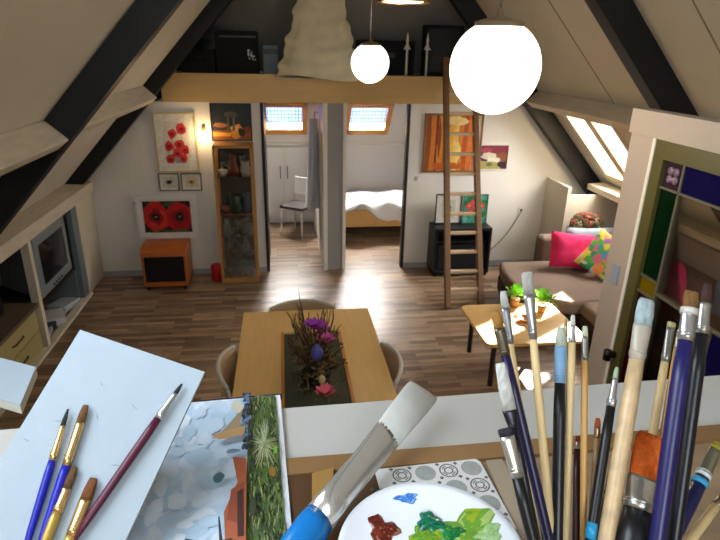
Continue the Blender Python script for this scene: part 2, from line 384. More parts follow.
for u, v, r in ((.75, .84, .21), (.33, .72, .2), (.6, .47, .19), (.18, .42, .2), (.85, .33, .21), (.5, .25, .19), (.2, .1, .19), (.72, .12, .16)):
    art.append((blob(u, v, r, r * .62), (214, 58, 60))); art.append((blob(u, v - .02, r * .6, r * .3), (168, 24, 34))); art.append((blob(u, v, r * .2, r * .14), (60, 20, 24)))
picture('poppy_picture', 'tall picture of small red poppies in a pale frame, left of the glass cabinet', 'picture', -1.46, -.985, 1.3, 1.985, YW, .02, mat('pale_wood_frame', (206, 190, 150), .5), art, (222, 218, 205), .085)
for x0, x1, cc, lb in ((-1.47, -1.235, (44, 26, 18), 'small square picture with a black motif, left one of two below the poppies'), (-1.215, -.975, (176, 128, 40), 'small square picture with a golden motif, right one of two below the poppies')):
    picture('small_picture', lb, 'picture', x0, x1, 1.075, 1.29, YW, .014, mat('grey_wood_frame', (120, 112, 100), .5), [(blob(.5, .5, .26, .24), tuple((c + 190) // 2 for c in cc)), (blob(.5, .5, .16, .14), cc), (blob(.5, .5, .08, .08), (30, 16, 10))], (214, 208, 190), .03, group='two small framed squares')
art = [(blob(.25, .9, .2, .12), (40, 60, 30)), (blob(.6, .9, .2, .1), (60, 90, 50)), (blob(.5, .1, .4, .1), (80, 20, 20))]
for u, v, r in ((.26, .5, .3), (.76, .5, .32)):
    art += [(blob(u, v, r, r * 1.6), (206, 32, 30)), (blob(u + .03, v - .1, r * .8, r * 1.2), (226, 52, 38) if u < .5 else (180, 16, 28)), (blob(u, v, r * .5, r * .8), (160, 16, 22)), (blob(u, v, r * .28, r * .42), (24, 16, 18)), (blob(u, v, r * .1, r * .14), (120, 130, 90))]
for k in range(10): art.append((stroke(random.random(), 0, random.random(), .12, .02), (60, 100, 40)))
picture('poppy_painting', 'wide picture of two large red poppies in a white frame standing on the orange cabinet', 'picture', -1.735, -1.04, .527, 1.06, 6.71, .045, WFRAME, art, (60, 20, 22), .03)
art = [([(0, 0), (1, 0), (1, .3), (0, .26)], (150, 84, 34)), ([(0, .1), (.45, .1), (.5, .2), (0, .22)], (230, 160, 60)), (blob(.62, .24, .17, .2), (224, 150, 60)), (blob(.58, .32, .1, .1), (240, 178, 86)),
       (blob(.22, .42, .2, .07), (170, 110, 60)), (stroke(.55, .25, .57, .7, .04), (110, 110, 90)), (stroke(.42, .25, .42, .66, .045), (96, 90, 70)), (blob(.75, .22, .1, .12), (40, 44, 40)), (blob(.5, .72, .2, .08), (80, 84, 76)), (blob(.9, .3, .08, .1), (140, 60, 24))]
picture('still_life_painting', 'dark still life painting with a glowing orange fruit above the glass cabinet', 'picture', -.82, -.352, 1.665, 2.09, YW, .012, mat('dark_frame', (40, 34, 28), .5), art, (40, 46, 54))
art = []
for u, w, c in ((.04, .05, (150, 80, 30)), (.13, .05, (222, 130, 36)), (.2, .03, (120, 56, 24)), (.27, .05, (235, 150, 40)), (.36, .04, (190, 100, 40)), (.47, .07, (250, 190, 70)), (.56, .05, (255, 214, 110)), (.66, .05, (236, 140, 40)), (.73, .05, (190, 88, 30)), (.8, .04, (224, 120, 40))):
    art.append(([(u - w, 0), (u + w * .8, 0), (u + w * random.uniform(.5, 1.3), .5), (u + w, 1), (u - w * .6, 1), (u - w * random.uniform(.4, 1.2), .45)], c))
art += [([(.86, 0), (1, 0), (1, 1), (.9, 1)], (214, 200, 170)), (stroke(.9, 0, .88, .8, .03), (190, 110, 80)), (blob(.5, .9, .25, .08), (255, 228, 150)), (blob(.45, .08, .4, .06), (200, 100, 36)), (blob(.25, .6, .03, .35), (150, 70, 28)), (blob(.6, .35, .05, .2), (255, 230, 130))]
picture('orange_painting', 'large orange and gold abstract painting behind the wooden ladder', 'picture', 1.71, 2.45, 1.275, 1.99, YW, .022, mat('brown_frame', (128, 96, 62), .5), art, (214, 122, 44))
art = [([(0, .55), (1, .6), (1, 1), (0, 1)], (130, 34, 60)), (blob(.75, .5, .3, .2), (140, 80, 40)), (blob(.3, .55, .28, .16), (222, 214, 190)), (blob(.5, .38, .3, .14), (232, 226, 206)), ([(0, 0), (.8, 0), (.6, .3), (0, .35)], (170, 160, 90)), (blob(.8, .2, .14, .12), (40, 26, 40)), (blob(.2, .8, .2, .1), (170, 60, 80)), (blob(.35, .2, .12, .08), (96, 110, 60))]
picture('still_life_print', 'small purple and cream still life on the far wall, right of the ladder', 'picture', 2.44, 2.82, 1.3, 1.62, YW, .012, WFRAME, art, (90, 30, 50))
# pictures standing on the black cabinet
art = [(blob(.5, .35, .22, .25), (120, 130, 70)), (blob(.5, .6, .18, .16), (88, 100, 50)), (stroke(.5, .1, .5, .4, .06), (84, 60, 40)), (blob(.4, .5, .1, .1), (150, 150, 90))]
picture('tree_print', 'small print of a green tree in a white mount, standing on the black cabinet', 'picture', 1.88, 2.22, .645, 1.03, 6.7, .012, BLACK, art, (205, 205, 190), .07)
art = []
for k in range(22): art.append((blob(random.random(), random.random(), .14, .1), random.choice([(60, 150, 120), (40, 120, 70), (110, 180, 170), (70, 140, 60)])))
for u, v in ((.25, .62), (.45, .75), (.3, .4), (.6, .35), (.5, .55), (.75, .6)): art.append((blob(u, v, .15, .1), (226, 70, 70))); art.append((blob(u, v, .07, .05), (246, 130, 120)))
picture('flower_painting', 'unframed painting of pink-red flowers on green, standing on the black cabinet', 'picture', 2.235, 2.56, .645, 1.02, 6.7, .006, mat('teal_edge', (60, 120, 100), .5), art, (80, 160, 140))

# ------------------------------------------------------------------ far wall furniture
t = thing('rolling_cabinet', (-1.4, 6.5, 0), 'orange wood cabinet with a black door on castors, under the wide poppy picture', 'cabinet')
x0, x1, y0, y1 = -1.655, -1.155, 6.32, 6.72
b = MB(); b.box(x0, x0 + .025, y0, y1, .06, .43); b.box(x1 - .025, x1, y0, y1, .06, .43); b.box(x0, x1, y0 - .01, y1, .06, .11); b.box(x0 + .02, x1 - .02, y1 - .02, y1, .1, .43)
b.build('body', ORANGE, t, bevel=.004)
tp = MB(); prof = [(0, .43), (.02, .475), (.07, .505), (.15, .524), (.4, .525), (.4, .43)]
tp.prism([(x0 - .005, y0 - .012 + p, z) for p, z in prof], (x1 - x0 + .01, 0, 0)); tp.build('top', ORANGE, t)
MB().box(x0 + .03, x1 - .03, y0 + .004, y0 + .02, .115, .425).build('door', BLACK, t, bevel=.004)
for x in (x0 + .04, x1 - .04):
    for y in (y0 + .04, y1 - .04): MB().tube([(x - .012, y, .028), (x + .012, y, .028)], .028, 12).box(x - .004, x + .004, y - .01, y + .01, .028, .065).build('castor', BLACK, t)
# glass cabinet
t = thing('display_cabinet', (-.565, 6.66, 0), 'tall narrow wood and glass display cabinet full of glassware', 'cabinet')
cx0, cx1, cy0, cy1, ch = -.79, -.345, 6.5, 6.8, 1.66
f = MB()
for x in (cx0, cx1 - .032):
    for y in (cy0, cy1 - .03): f.box(x, x + .032, y, y + .03, 0.05, ch)
f.box(cx0, cx1, cy0, cy1, 0, .06); f.box(cx0, cx1, cy0, cy1, ch - .03, ch)
f.build('frame', mat('cabinet_oak', (184, 134, 78), .45, var=.08), t, bevel=.003)
MB().box(cx0 + .03, cx1 - .03, cy1 - .012, cy1 - .004, .06, ch - .03).build('back_panel', mat('dark_back', (62, 54, 48), .6), t)
SHZ = [.86, 1.3]; 
for z in SHZ: MB().box(cx0 + .02, cx1 - .02, cy0 + .03, cy1 - .02, z - .012, z).build('shelf', mat('shelf_wood', (120, 70, 40), .5) if z < 1 else mat('shelf_glass_edge', (80, 88, 80), .2), t)
for z in (.32, .58): MB().box(cx0 + .02, cx1 - .02, cy0 + .03, cy1 - .02, z - .006, z).build('shelf', CLEAR, t)
MB().box(cx0 + .033, cx1 - .033, cy0 + .008, cy0 + .012, .062, ch - .032).build('glass_door', gm, t)
GL = mat('smoky_glassware', (170, 180, 168), .1, var=.04, trans=.75); 
kindsm = {'clear': GL, 'green': mat('dark_green_glass', (30, 60, 48), .15), 'brown': mat('brown_ceramic', (110, 56, 34), .3), 'white': mat('white_ceramic', (176, 170, 154), .3), 'blue': mat('slate_glaze', (60, 78, 100), .25)}
shapes = {'vase': [(.001, 0), (.03, 0), (.045, .05), (.02, .11), (.028, .15), (.022, .15), (.001, .13)],
          'bowl': [(.001, 0), (.025, 0), (.06, .04), (.065, .08), (.06, .08), (.001, .03)],
          'jug': [(.001, 0), (.035, 0), (.05, .05), (.035, .1), (.04, .13), (.034, .13), (.001, .12)],
          'goblet': [(.001, 0), (.03, 0), (.006, .012), (.006, .06), (.035, .1), (.034, .15), (.03, .15), (.001, .09)]}
LABV = {'clear': 'clear glass', 'green': 'dark green glass', 'brown': 'brown ceramic', 'white': 'white ceramic', 'blue': 'slate blue'}
zz = {.06: 'bottom', .32: 'second lowest', .58: 'third', .86: 'dark fourth', 1.3: 'top'}
pos3 = [('left', -.69), ('middle', -.565), ('right', -.44)]
plan = {.06: [('bowl', 'clear', 1.2), ('bowl', 'clear', 1.6), ('jug', 'clear', 1.1)], .32: [('goblet', 'clear', 1.2), ('vase', 'clear', 1.3), ('bowl', 'clear', 1.0)],
        .58: [('vase', 'clear', 1.4), ('goblet', 'clear', 1.3), ('jug', 'clear', 1.3)], .86: [('bowl', 'brown', 1.0), ('jug', 'green', 1.7), ('vase', 'blue', 1.7)], 1.3: [('bowl', 'white', .95), ('vase', 'brown', 1.7), ('jug', 'white', 1.35)]}
kk_ = list(shapes)
for z, row in plan.items():
    for i, ((pn, px_), (sh, cl, sc)) in enumerate(zip(pos3, row)):
        o = MB().lathe([(r * sc * .95, h * sc) for r, h in shapes[sh]], (px_, 6.58, z), 16).build(sh, kindsm[cl])
        tag(o, '%s %s, front %s on the cabinet\'s %s shelf' % (LABV[cl], sh, pn, zz[z]), sh, 'glassware in the display cabinet')
    for i, (pn, px_) in enumerate((('left', -.65), ('right', -.49))):
        sh = kk_[(int(z * 10) + i) % 4]; cl = {1.3: 'clear', .86: 'green'}.get(z, 'clear'); sc = 1.35 if z not in (.06,) else 1.5
        o = MB().lathe([(r * sc * .95, h * sc * (1.15 if z < 1 else 1.3)) for r, h in shapes[sh]], (px_, 6.7, z), 16).build(sh, kindsm[cl])
        tag(o, '%s %s, back %s on the cabinet\'s %s shelf' % (LABV[cl], sh, pn, zz[z]), sh, 'glassware in the display cabinet')
tag(MB().lathe([(.001, 0), (.05, 0), (.06, .03), (.055, .12), (.062, .2), (.05, .215), (.001, .2)], (-.86, 6.6, 0), 16).build('red_pot', RED), 'small red pot on the floor, left of the display cabinet', 'pot')
# picture light
t = thing('wall_lamp', (-.905, 6.8, 1.78), 'small glowing wall lamp between the poppy picture and the still life', 'lamp')
MB().box(-.925, -.885, YW - .02, YW, 1.78, 1.84).build('bracket', BRASS, t)
MB().ball((-.905, 6.79, 1.76), .022).build('bulb', BULB, t)
pl = bpy.data.lights.new('lamp_glow', 'POINT'); pl.energy = 3.5; pl.color = (1, .68, .34); pl.shadow_soft_size = .03
po = bpy.data.objects.new('lamp_glow', pl); COL.objects.link(po); po.location = (-.9, 6.72, 1.74)
# black cabinet on the right
t = thing('black_cabinet', (2.22, 6.66, 0), 'black media cabinet against the far wall behind the ladder', 'cabinet')
x0, x1, y0, y1 = 1.84, 2.58, 6.48, 6.8
b = MB(); b.box(x0, x0 + .04, y0, y1, .03, .62); b.box(x1 - .04, x1, y0, y1, .03, .62); b.box(x0, x1, y0, y1, .6, .64); b.box(x0, x1, y0, y1, .03, .08); b.box(x0, x1, y1 - .02, y1, .03, .62)
b.build('body', BLACK, t, bevel=.008)
MB().box(x0 + .05, x1 - .05, y0 + .02, y0 + .2, .44, .47).build('shelf', BLACK, t)
MB().box(x0 + .06, x1 - .06, y0 + .03, y0 + .06, .09, .42).build('speaker_grille', BLACKF, t)
for x in (x0 + .03, x1 - .03):
    for y in (y0 + .03, y1 - .03): MB().tube([(x, y, 0), (x, y, .035)], .02, 8).build('foot', BLACK, t)
# sockets, switch, cord
def plate(name, x, z, label, cat, w=.04, m_=PLASTW):
    t = thing(name, (x, YW, z), label, cat); MB().box(x - w, x + w, YW - .01, YW, z - w, z + w).build('cover', m_, t, bevel=.003)
    MB().tube([(x, YW - .013, z), (x, YW - .009, z)], w * .4, 10).build('insert', BLACK if 'socket' in name else PLASTW, t)
plate('wall_socket', 3.08, .765, 'white wall socket with a grey cord, right of the black cabinet', 'socket')
plate('light_switch', 1.67, 1.2, 'white light switch beside the right doorway', 'switch', .03)
plate('wall_socket', -1.77, .93, 'wall socket left of the wide poppy picture', 'socket', .03)
pts = []
for i in range(13):
    u = i / 12; pts.append(V((3.08 - .46 * u + .03 * math.sin(u * math.pi), YW - .03, .765 - .6 * u + .0 - .06 * math.sin(u * math.pi) * 1)))
tag(MB().tube(pts, .006, 6).build('power_cord', mat('grey_cord', (128, 128, 126), .6)), 'grey cord hanging from the socket down to the black cabinet', 'cord')

# ------------------------------------------------------------------ bedrooms
t = thing('built_in_cupboard', (-.1, 8.98, 0), 'white cupboard front under the sloping window in the left bedroom', 'cupboard')
for i, (a, b) in enumerate(((-1.1, -.52), (-.51, .0), (.01, .46))):
    d = MB().box(a, b, 8.985, 9.035, .06, 1.24).build('door', BEDW, t, bevel=.004)
    MB().box(b - .06 if i < 2 else a + .04, b - .045 if i < 2 else a + .055, 8.965, 8.985, .75, .95).build('handle', CHROME, d)
def side_chair(loc, rz, seatm, legm, label):
    t = thing('bedroom_chair', loc, label, 'chair'); t.rotation_euler.z = rz
    o = V(loc)
    MB().grid(lambda u, v: o + V((-.2 + .4 * u, -.2 + .4 * v, .46 + .012 * math.sin(u * 3.14) * math.sin(v * 3.14))), 6, 6).box(o.x - .2, o.x + .2, o.y - .2, o.y + .2, o.z + .42, o.z + .455).build('seat', seatm, t)
    for sx in (-1, 1):
        for sy in (-1, 1): MB().tube([o + V((sx * .18, sy * .18, .43)), o + V((sx * .19, sy * .19, 0))], .013, 8).build('leg', legm, t)
        MB().tube([o + V((sx * .18, .19, .43)), o + V((sx * .18, .23, .84))], .013, 8).build('back_post', legm, t)
    MB().box(o.x - .18, o.x + .18, o.y + .195, o.y + .215, .56 + o.z, .84 + o.z).build('backrest', legm, t, bevel=.01)
    return t
side_chair((.2, 8.45, 0), math.radians(-35), mat('grey_seat_pad', (82, 76, 78), .8), PLASTW, 'white chair with a dark grey seat in the left bedroom')
def robe(u, v):
    a = u * 2 * math.pi; w = (.05 + .15 * v ** .8) * (1 + .12 * math.sin(a * 5 + v * 4))
    return V((.43 + -.035 * abs(math.cos(a)) + .02 * math.sin(a * 3), 7.75 + w * math.cos(a) * 1.1, 1.82 - 1.2 * v)) + V((-.06 * (math.sin(a) + .25) * (.5 + v), 0, 0))
t = thing('bathrobe', (.43, 7.75, .6), 'pale blue bathrobe hanging on the bedroom side wall in the left doorway', 'bathrobe')
CL = mat('pale_blue_towelling', (224, 228, 236), .95, var=.05, scale=40, bump=.2)
MB().grid(robe, 30, 14).build('cloth', CL, t)
MB().tube([(.43, 7.75, 1.83), (.43, 7.75, 1.9), (.478, 7.75, 1.9)], .008, 6).build('hook', CHROME, t)
# bed
t = thing('bed', (1.6, 8.6, 0), 'wooden bed with white mattress seen through the right doorway', 'bed')
bw = mat('bed_pine', (206, 160, 98), .5, var=.06)
b = MB(); b.box(.8, 2.6, 8.05, 8.09, .2, .46); b.box(.8, .84, 8.05, 8.95, .2, .46); b.box(2.56, 2.6, 8.05, 8.95, .2, .46); b.box(.8, 2.6, 8.91, 8.95, .2, .46); b.build('frame', bw, t, bevel=.006)
for x in (.84, 2.56):
    for y in (8.1, 8.9): MB().box(x - .03, x + .03, y - .03, y + .03, 0, .3).build('leg', DARKW, t)
MB().box(.85, 2.55, 8.1, 8.9, .3, .5).build('mattress', BEDW, t, bevel=.03, seg=3)
def duvet(u, v):
    x = .88 + 1.0 * u; y = 7.98 + .9 * v; z = .56 + .05 * noise.noise(V((x * 5, y * 5, 1))) + .03 * math.sin(x * 14 + y * 6)
    if v < .12: z -= (.12 - v) / .12 * (.24 * max(0, min(1, (x - 1.15) * 2.5)) + .03)
    return V((x, y, z))
tag(MB().grid(duvet, 30, 20).build('duvet', mat('white_duvet_cloth', (232, 232, 234), .9, var=.02)), 'crumpled white duvet lying on the wooden bed', 'duvet')
bpy.data.objects['duvet'].modifiers.new('s', 'SOLIDIFY').thickness = .03

# ------------------------------------------------------------------ loft clutter
def crate(name, x0, x1, y0, y1, z0, z1, m_, label, cat, parts=None):
    t = thing(name, ((x0 + x1) / 2, (y0 + y1) / 2, z0), label, cat)
    MB().box(x0, x1, y0, y1, z0, z1).build('body', m_, t, bevel=.008)
    if parts: parts(t)
    return t
def decal(t):
    d = MB()
    for (u, v, ru, rv) in ((.3, .62, .07, .05), (.28, .5, .05, .09), (.42, .48, .05, .05), (.5, .42, .1, .04), (.33, .34, .04, .04), (.5, .32, .03, .05), (.62, .3, .03, .04), (.45, .56, .03, .03)):
        d.poly([(-.42 + .22 * a, 6.948, 2.47 + .3 * b) for a, b in blob(u, v, ru, rv)])
    d.build('white_emblem', mat('white_print', (190, 205, 200), .5), t)
    MB().box(-.68, -.27, 6.946, 6.95, 2.79, 2.81).build('top_strip', mat('dark_strip', (50, 50, 52), .4), t)
crate('black_loudspeaker', -.72, -.25, 6.95, 7.3, 2.4, 2.86, BLACKF, 'big black box with a white emblem on the loft edge, left', 'loudspeaker', decal)
crate('blue_grey_box', -.2, -.02, 7.0, 7.2, 2.4, 2.72, mat('blue_grey_metal', (84, 100, 110), .4), 'blue-grey box on the loft between the black box and the hanging cloth', 'box', lambda t: MB().box(-.19, -.03, 6.99, 7.0, 2.62, 2.68).build('slot_panel', BLACK, t))
crate('black_suitcase', -1.12, -.74, 6.95, 7.4, 2.4, 2.66, BLACKF, 'low black case at the left end of the loft', 'case', lambda t: MB().tube([(-1.0, 6.95, 2.55), (-1.0, 6.93, 2.58), (-.86, 6.93, 2.58), (-.86, 6.95, 2.55)], .008, 6).build('handle', BLACK, t))
crate('storage_trunk', .95, 1.65, 7.3, 7.6, 2.4, 2.8, BLACKF, 'black trunk on the loft behind the two spears', 'trunk', lambda t: MB().box(1.2, 1.4, 7.285, 7.3, 2.6, 2.66).build('latch', mat('dark_strip', (50, 50, 52), .4), t))
crate('black_screen', 1.72, 2.2, 7.1, 7.25, 2.4, 2.98, BLACKF, 'tall black panel on the loft behind the ladder top', 'panel', lambda t: MB().box(1.76, 2.16, 7.09, 7.1, 2.45, 2.94).build('face', BLACK, t))
for x, w in ((1.465, 'left'), (1.705, 'right')):
    t = thing('white_spear', (x, 6.9, 2.4), 'slender white metal spear on the loft edge, %s one of the pair' % w, 'candle holder', 'pair of white spears')
    sp = mat('white_metal', (214, 212, 200), .4)
    MB().tube([(x, 6.9, 2.41), (x, 6.9, 2.72)], .015, 8).build('shaft', sp, t)
    MB().lathe([(.001, 0), (.045, 0), (.035, .02), (.018, .05), (.014, .07), (.018, .1), (.001, .19)], (x, 6.9, 2.7), 12).build('spear_head', sp, t)
    MB().lathe([(.001, 0), (.04, 0), (.04, .01), (.001, .012)], (x, 6.9, 2.4), 12).build('foot', sp, t)
def net(u, v):
    a = u * 2 * math.pi; h = v
    z = 3.72 - 1.33 * h
    w = .13 + .35 * h ** 1.25
    w *= 1 + .035 * math.sin(9 * a + 3 * h) * (1 - h * .5) + .08 * noise.noise(V((math.cos(a) * 2, math.sin(a) * 2, h * 6)))
    fold = math.sin(h * 30 + 3.2 * math.cos(a - 1.2) + 1.6 * math.sin(2 * a)) ; w *= 1 + .045 * fold + .03 * math.sin(h * 61 + 5 * math.sin(a + .6))
    return V((.43 + w * math.cos(a), 6.62 + w * .42 * math.sin(a), z + .03 * math.sin(2 * a) * h))
CLO = mat('cream_parachute_cloth', (220, 212, 182), .8, var=.06, scale=9, bump=.15)
t = thing('hanging_cloth', (.43, 6.62, 2.38), 'large cream bundle of cloth hanging like a cone in front of the loft edge', 'cloth')
MB().grid(net, 90, 80).build('drape', CLO, t)
MB().grid(lambda u, v: V((.43 + (.45 * v) * math.cos(u * 6.2832), 6.62 + .45 * .42 * v * math.sin(u * 6.2832), 2.42 - .03 * v)), 24, 3).build('hem', CLO, t)
MB().tube([(.43, 6.62, 3.7), (.43, 6.62, 4.0)], .02, 6).tube([(.43, 6.62, 3.98), (.6, 6.25, 4.35)], .008, 6).build('cord', mat('grey_cord', (128, 128, 126), .6), t)

# ------------------------------------------------------------------ ladder
t = thing('wooden_ladder', (1.96, 5.6, 0), 'brown wooden ladder leaning against the loft edge', 'ladder')
LW = mat('ladder_wood', (132, 96, 66), .6, var=.12, scale=6, stretch=(1, 1, 8)); LR = mat('rung_wood', (212, 188, 154), .6, var=.08)
fa, fb = V((1.775, 5.53, 0)), V((2.16, 5.53, 0)); ta, tb = V((1.90, 6.77, 2.6)), V((2.235, 6.77, 2.6))
for a, b in ((fa, ta), (fb, tb)):
    d = (b - a).normalized(); sx = V((.03, 0, 0)); sy = d.cross(V((1, 0, 0))).normalized() * .034
    MB().obox((a + b) / 2 + V((0, 0, .015)), sx, sy, (b - a) / 2).build('rail', LW, t, bevel=.004)
ya = [290, 272, 252, 233, 214, 194, 174, 154, 134, 113.5, 94]
for py in ya:
    lo, hi = 0., 1.
    for _ in range(30):
        m_ = (lo + hi) / 2; P = fa.lerp(ta, m_); d = P - EYE; yy = 270 - d.dot(R1) / d.dot(R2) * F
        if yy > py: lo = m_
        else: hi = m_
    A, B = fa.lerp(ta, lo), fb.lerp(tb, lo)
    MB().obox((A + B) / 2, ((B - A).length / 2 - .015, 0, 0), (0, .026, 0), (0, 0, .018)).build('rung', LR, t, bevel=.006)

# ------------------------------------------------------------------ left niche: television and drawers
t = thing('television', (-2.55, 5.6, .42), 'old silver-grey tube television in the dark niche on the left', 'television')
GT = mat('silver_tv_plastic', (128, 138, 142), .4, var=.04)
b = MB(); b.prism([(-2.3, 5.22, .42), (-2.3, 6.04, .42), (-2.3, 6.04, 1.02), (-2.3, 5.22, 1.02)], (-.08, 0, 0)); b.build('bezel', GT, t, bevel=.02, seg=3)
MB().grid(lambda u, v: V((-2.298 + .025 * math.sin(u * 3.14) * math.sin(v * 3.14), 5.32 + .62 * u, .53 + .4 * v)), 8, 8).build('screen', mat('tv_glass', (30, 32, 36), .12), t)
b = MB(); b.add([(-2.38, 5.24, .44), (-2.38, 6.02, .44), (-2.38, 6.02, 1.0), (-2.38, 5.24, 1.0), (-2.72, 5.4, .5), (-2.72, 5.86, .5), (-2.72, 5.86, .8), (-2.72, 5.4, .8)],
              [(0, 1, 2, 3), (4, 5, 6, 7), (0, 1, 5, 4), (1, 2, 6, 5), (2, 3, 7, 6), (3, 0, 4, 7)]); b.build('rear_housing', mat('tv_back', (70, 74, 78), .5), t)
for i in range(4): MB().tube([(-2.298, 5.5 + .07 * i, .465), (-2.285, 5.5 + .07 * i, .465)], .01, 8).build('button', BLACK, t)
t = thing('television_shelf', (-2.55, 5.65, 0), 'dark shelf under the television, littered with papers', 'shelf')
MB().box(-2.86, -2.3, 5.1, 6.1, .38, .41).build('board', DARKW, t)
for y in (5.1, 6.07): MB().box(-2.86, -2.3, y, y + .03, 0.0, .38).build('side', GREYB, t)
for i, (y, x, rz, c) in enumerate(((5.25, -2.42, .3, (200, 204, 206)), (5.42, -2.46, -.4, (60, 60, 70)), (5.6, -2.4, .7, (214, 216, 220)), (5.8, -2.45, .1, (150, 160, 170)), (5.95, -2.42, -.5, (190, 196, 204)))):
    o = MB().box(-.1, .1, -.13, .13, 0, .05 + .02 * (i % 3)).build('papers', mat('paper_%d' % i, c, .7)); o.location = (x, y, 0.0); o.rotation_euler.z = rz * .6
    tag(o, ['white magazine stack at the near end below the television', 'dark booklets below the television', 'bright white papers below the middle of the television', 'grey-blue folder below the television', 'pale papers at the far end below the television'][i], 'papers', 'papers under the television')
tag(MB().box(-2.31, -2.24, 5.0, 5.06, .03, 1.07).build('cupboard_post', CR), 'cream upright post between the drawer chest and the television', 'post')
tag(MB().box(-2.31, -2.255, 6.13, 6.26, .03, 1.07).build('side_panel', GREYB), 'blue-grey upright panel right of the television', 'panel')
t = thing('drawer_chest', (-2.55, 4.5, 0), 'low olive-cream chest of drawers in the left niche before the television', 'chest of drawers')
OL = mat('olive_cream_lacquer', (176, 162, 110), .5, var=.03)
MB().box(-2.8, -2.28, 4.1, 4.97, .03, .46).build('body', OL, t)
MB().box(-2.84, -2.25, 4.05, 4.99, .46, .495).build('top', mat('grey_brown_top', (104, 92, 74), .5), t)
for z0, z1 in ((.05, .24), (.25, .45)):
    d = MB().box(-2.28, -2.265, 4.12, 4.95, z0, z1).build('drawer', OL, t, bevel=.003)
    MB().tube([(-2.262, 4.42, z0 + .1), (-2.245, 4.44, z0 + .1), (-2.245, 4.6, z0 + .1), (-2.262, 4.62, z0 + .1)], .007, 6).build('handle', DARKW, d)
tag(MB().box(-2.75, -2.45, 4.3, 4.8, .495, .7).build('stereo_unit', BLACK, bevel=.01), 'black stereo unit standing on the low chest in the dark niche', 'stereo')

# ------------------------------------------------------------------ dining table and chairs
t = thing('dining_table', (.15, 3.2, 0), 'long light beech dining table with a dark glass inset', 'table')
tx0, tx1, ty0, ty1 = -.345, .64, 2.15, 4.08
ix0, ix1, iy0, iy1 = -.035, .36, 2.35, 3.71
b = MB()
b.box(tx0, ix0, ty0, ty1, .715, .75); b.box(ix1, tx1, ty0, ty1, .715, .75); b.box(ix0, ix1, iy1, ty1, .715, .75); b.box(ix0, ix1, ty0, iy0, .715, .75)
b.build('tabletop', BEECH, t)
MB().box(ix0, ix1, iy0, iy1, .722, .735).build('glass_inset', mat('smoked_glass', (84, 86, 72), .06, var=.03), t)
MB().box(ix0 - .02, ix0, iy0, iy1, .75, .754).box(ix1, ix1 + .02, iy0, iy1, .75, .754).build('inset_trim', mat('amber_trim', (206, 140, 66), .4), t)
for x in (tx0 + .06, tx1 - .06):
    for y in (ty0 + .06, ty1 - .06): MB().box(x - .03, x + .03, y - .03, y + .03, 0, .715).build('leg', BEECH, t)
MB().box(tx0 + .05, tx1 - .05, ty0 + .05, ty0 + .075, .64, .715).box(tx0 + .05, tx1 - .05, ty1 - .075, ty1 - .05, .64, .715).build('apron', BEECH, t)

def dining_chair(label):
    t = thing('dining_chair', (0, 0, 0), label, 'chair', 'white chairs around the dining table')
    SH = mat('grey_white_shell', (204, 200, 192), .35, var=.03)
    MB().grid(lambda u, v: V((-.2 + .4 * u, -.2 + .4 * v, .45 - .015 * math.sin(u * 3.14) * math.sin(v * 3.14))), 8, 8).build('seat', mat('tan_seat', (176, 150, 116), .6), t)
    kids(t)[-1].modifiers.new('s', 'SOLIDIFY').thickness = .02
    def bk(u, v):
        a = (u - .5) * 1.2; r = .45; return V((r * math.sin(a) * 1.02, .24 - (r * (1 - math.cos(a))) * 1.0 + .05 * v, (.53 + .26 * v) - .03 * (2 * u - 1) ** 2 * v))
    MB().grid(bk, 16, 6).build('backrest', mat('tan_seat', (176, 150, 116), .6), t); kids(t)[-1].modifiers.new('s', 'SOLIDIFY').thickness = .012
    MB().tube([bk(i / 16, 1) + V((0, 0, .008)) for i in range(17)], .014, 8).build('top_rail', SH, t)
    for s in (-1, 1):
        e = bk(0 if s < 0 else 1, 1)
        MB().tube([(s * .17, .18, .44), bk(0 if s < 0 else 1, .4), e], .012, 8).build('back_post', SH, t)
        for q in (-1, 1): MB().tube([(s * .17, q * .17, .44), (s * .2, q * .21, 0)], .012, 8).build('leg', SH, t)
    return t
ch = dining_chair('white-railed chair tucked in at the left side of the dining table')
ch.location = (-.165, 3.24, 0); ch.rotation_euler.z = math.radians(90)
c2 = copy_tree(ch); c2.location = (.435, 3.19, 0); c2.rotation_euler.z = math.radians(-90); c2['label'] = 'white-railed chair tucked in at the right side of the dining table'
c3 = copy_tree(ch); c3.location = (.12, 3.875, 0); c3.rotation_euler.z = 0; c3['label'] = 'white-railed chair at the far end of the dining table, only its rail showing'

# twig arrangement
t = thing('twig_arrangement', (.15, 3.1, .735), 'bundle of dry twigs with Easter egg decoration standing in the middle of the dining table', 'arrangement')
MB().lathe([(.001, 0), (.09, 0), (.11, .06), (.1, .12), (.09, .12), (.001, .03)], (.16, 3.1, .735), 20).build('vase', mat('dark_vase', (50, 44, 36), .4), t)
tw = MB(); tw2 = MB(); pal = []
for k in range(150):
    a = random.uniform(0, 6.28); r = random.uniform(.02, .19); h = random.uniform(.12, .34)
    p0 = V((.16 + .06 * random.uniform(-1, 1), 3.1 + .05 * random.uniform(-1, 1), .76))
    tgt = V((.16 + r * math.cos(a) * 1.0, 3.12 + r * math.sin(a) * 2.2 - .06, .76 + h * 1.1)); P = [p0]
    for q in range(1, 6): P.append(p0.lerp(tgt, q / 5) + V((random.uniform(-.02, .02), random.uniform(-.02, .02), random.uniform(-.01, .02))))
    (tw if k % 3 else tw2).tube(P, [.008, .008, .007, .006, .005, .003], 5)
for k in range(7):
    p0 = V((.12, 3.25, .8)); tgt = V((.02 + random.uniform(-.03, .06), 3.35 + random.uniform(-.05, .1), 1.12 + random.uniform(-.08, .12))); P = [p0.lerp(tgt, q / 6) + V((random.uniform(-.018, .018), random.uniform(-.01, .01), 0)) for q in range(7)]
    tw.tube(P, [.008, .007, .006, .005, .004, .003, .002], 5)
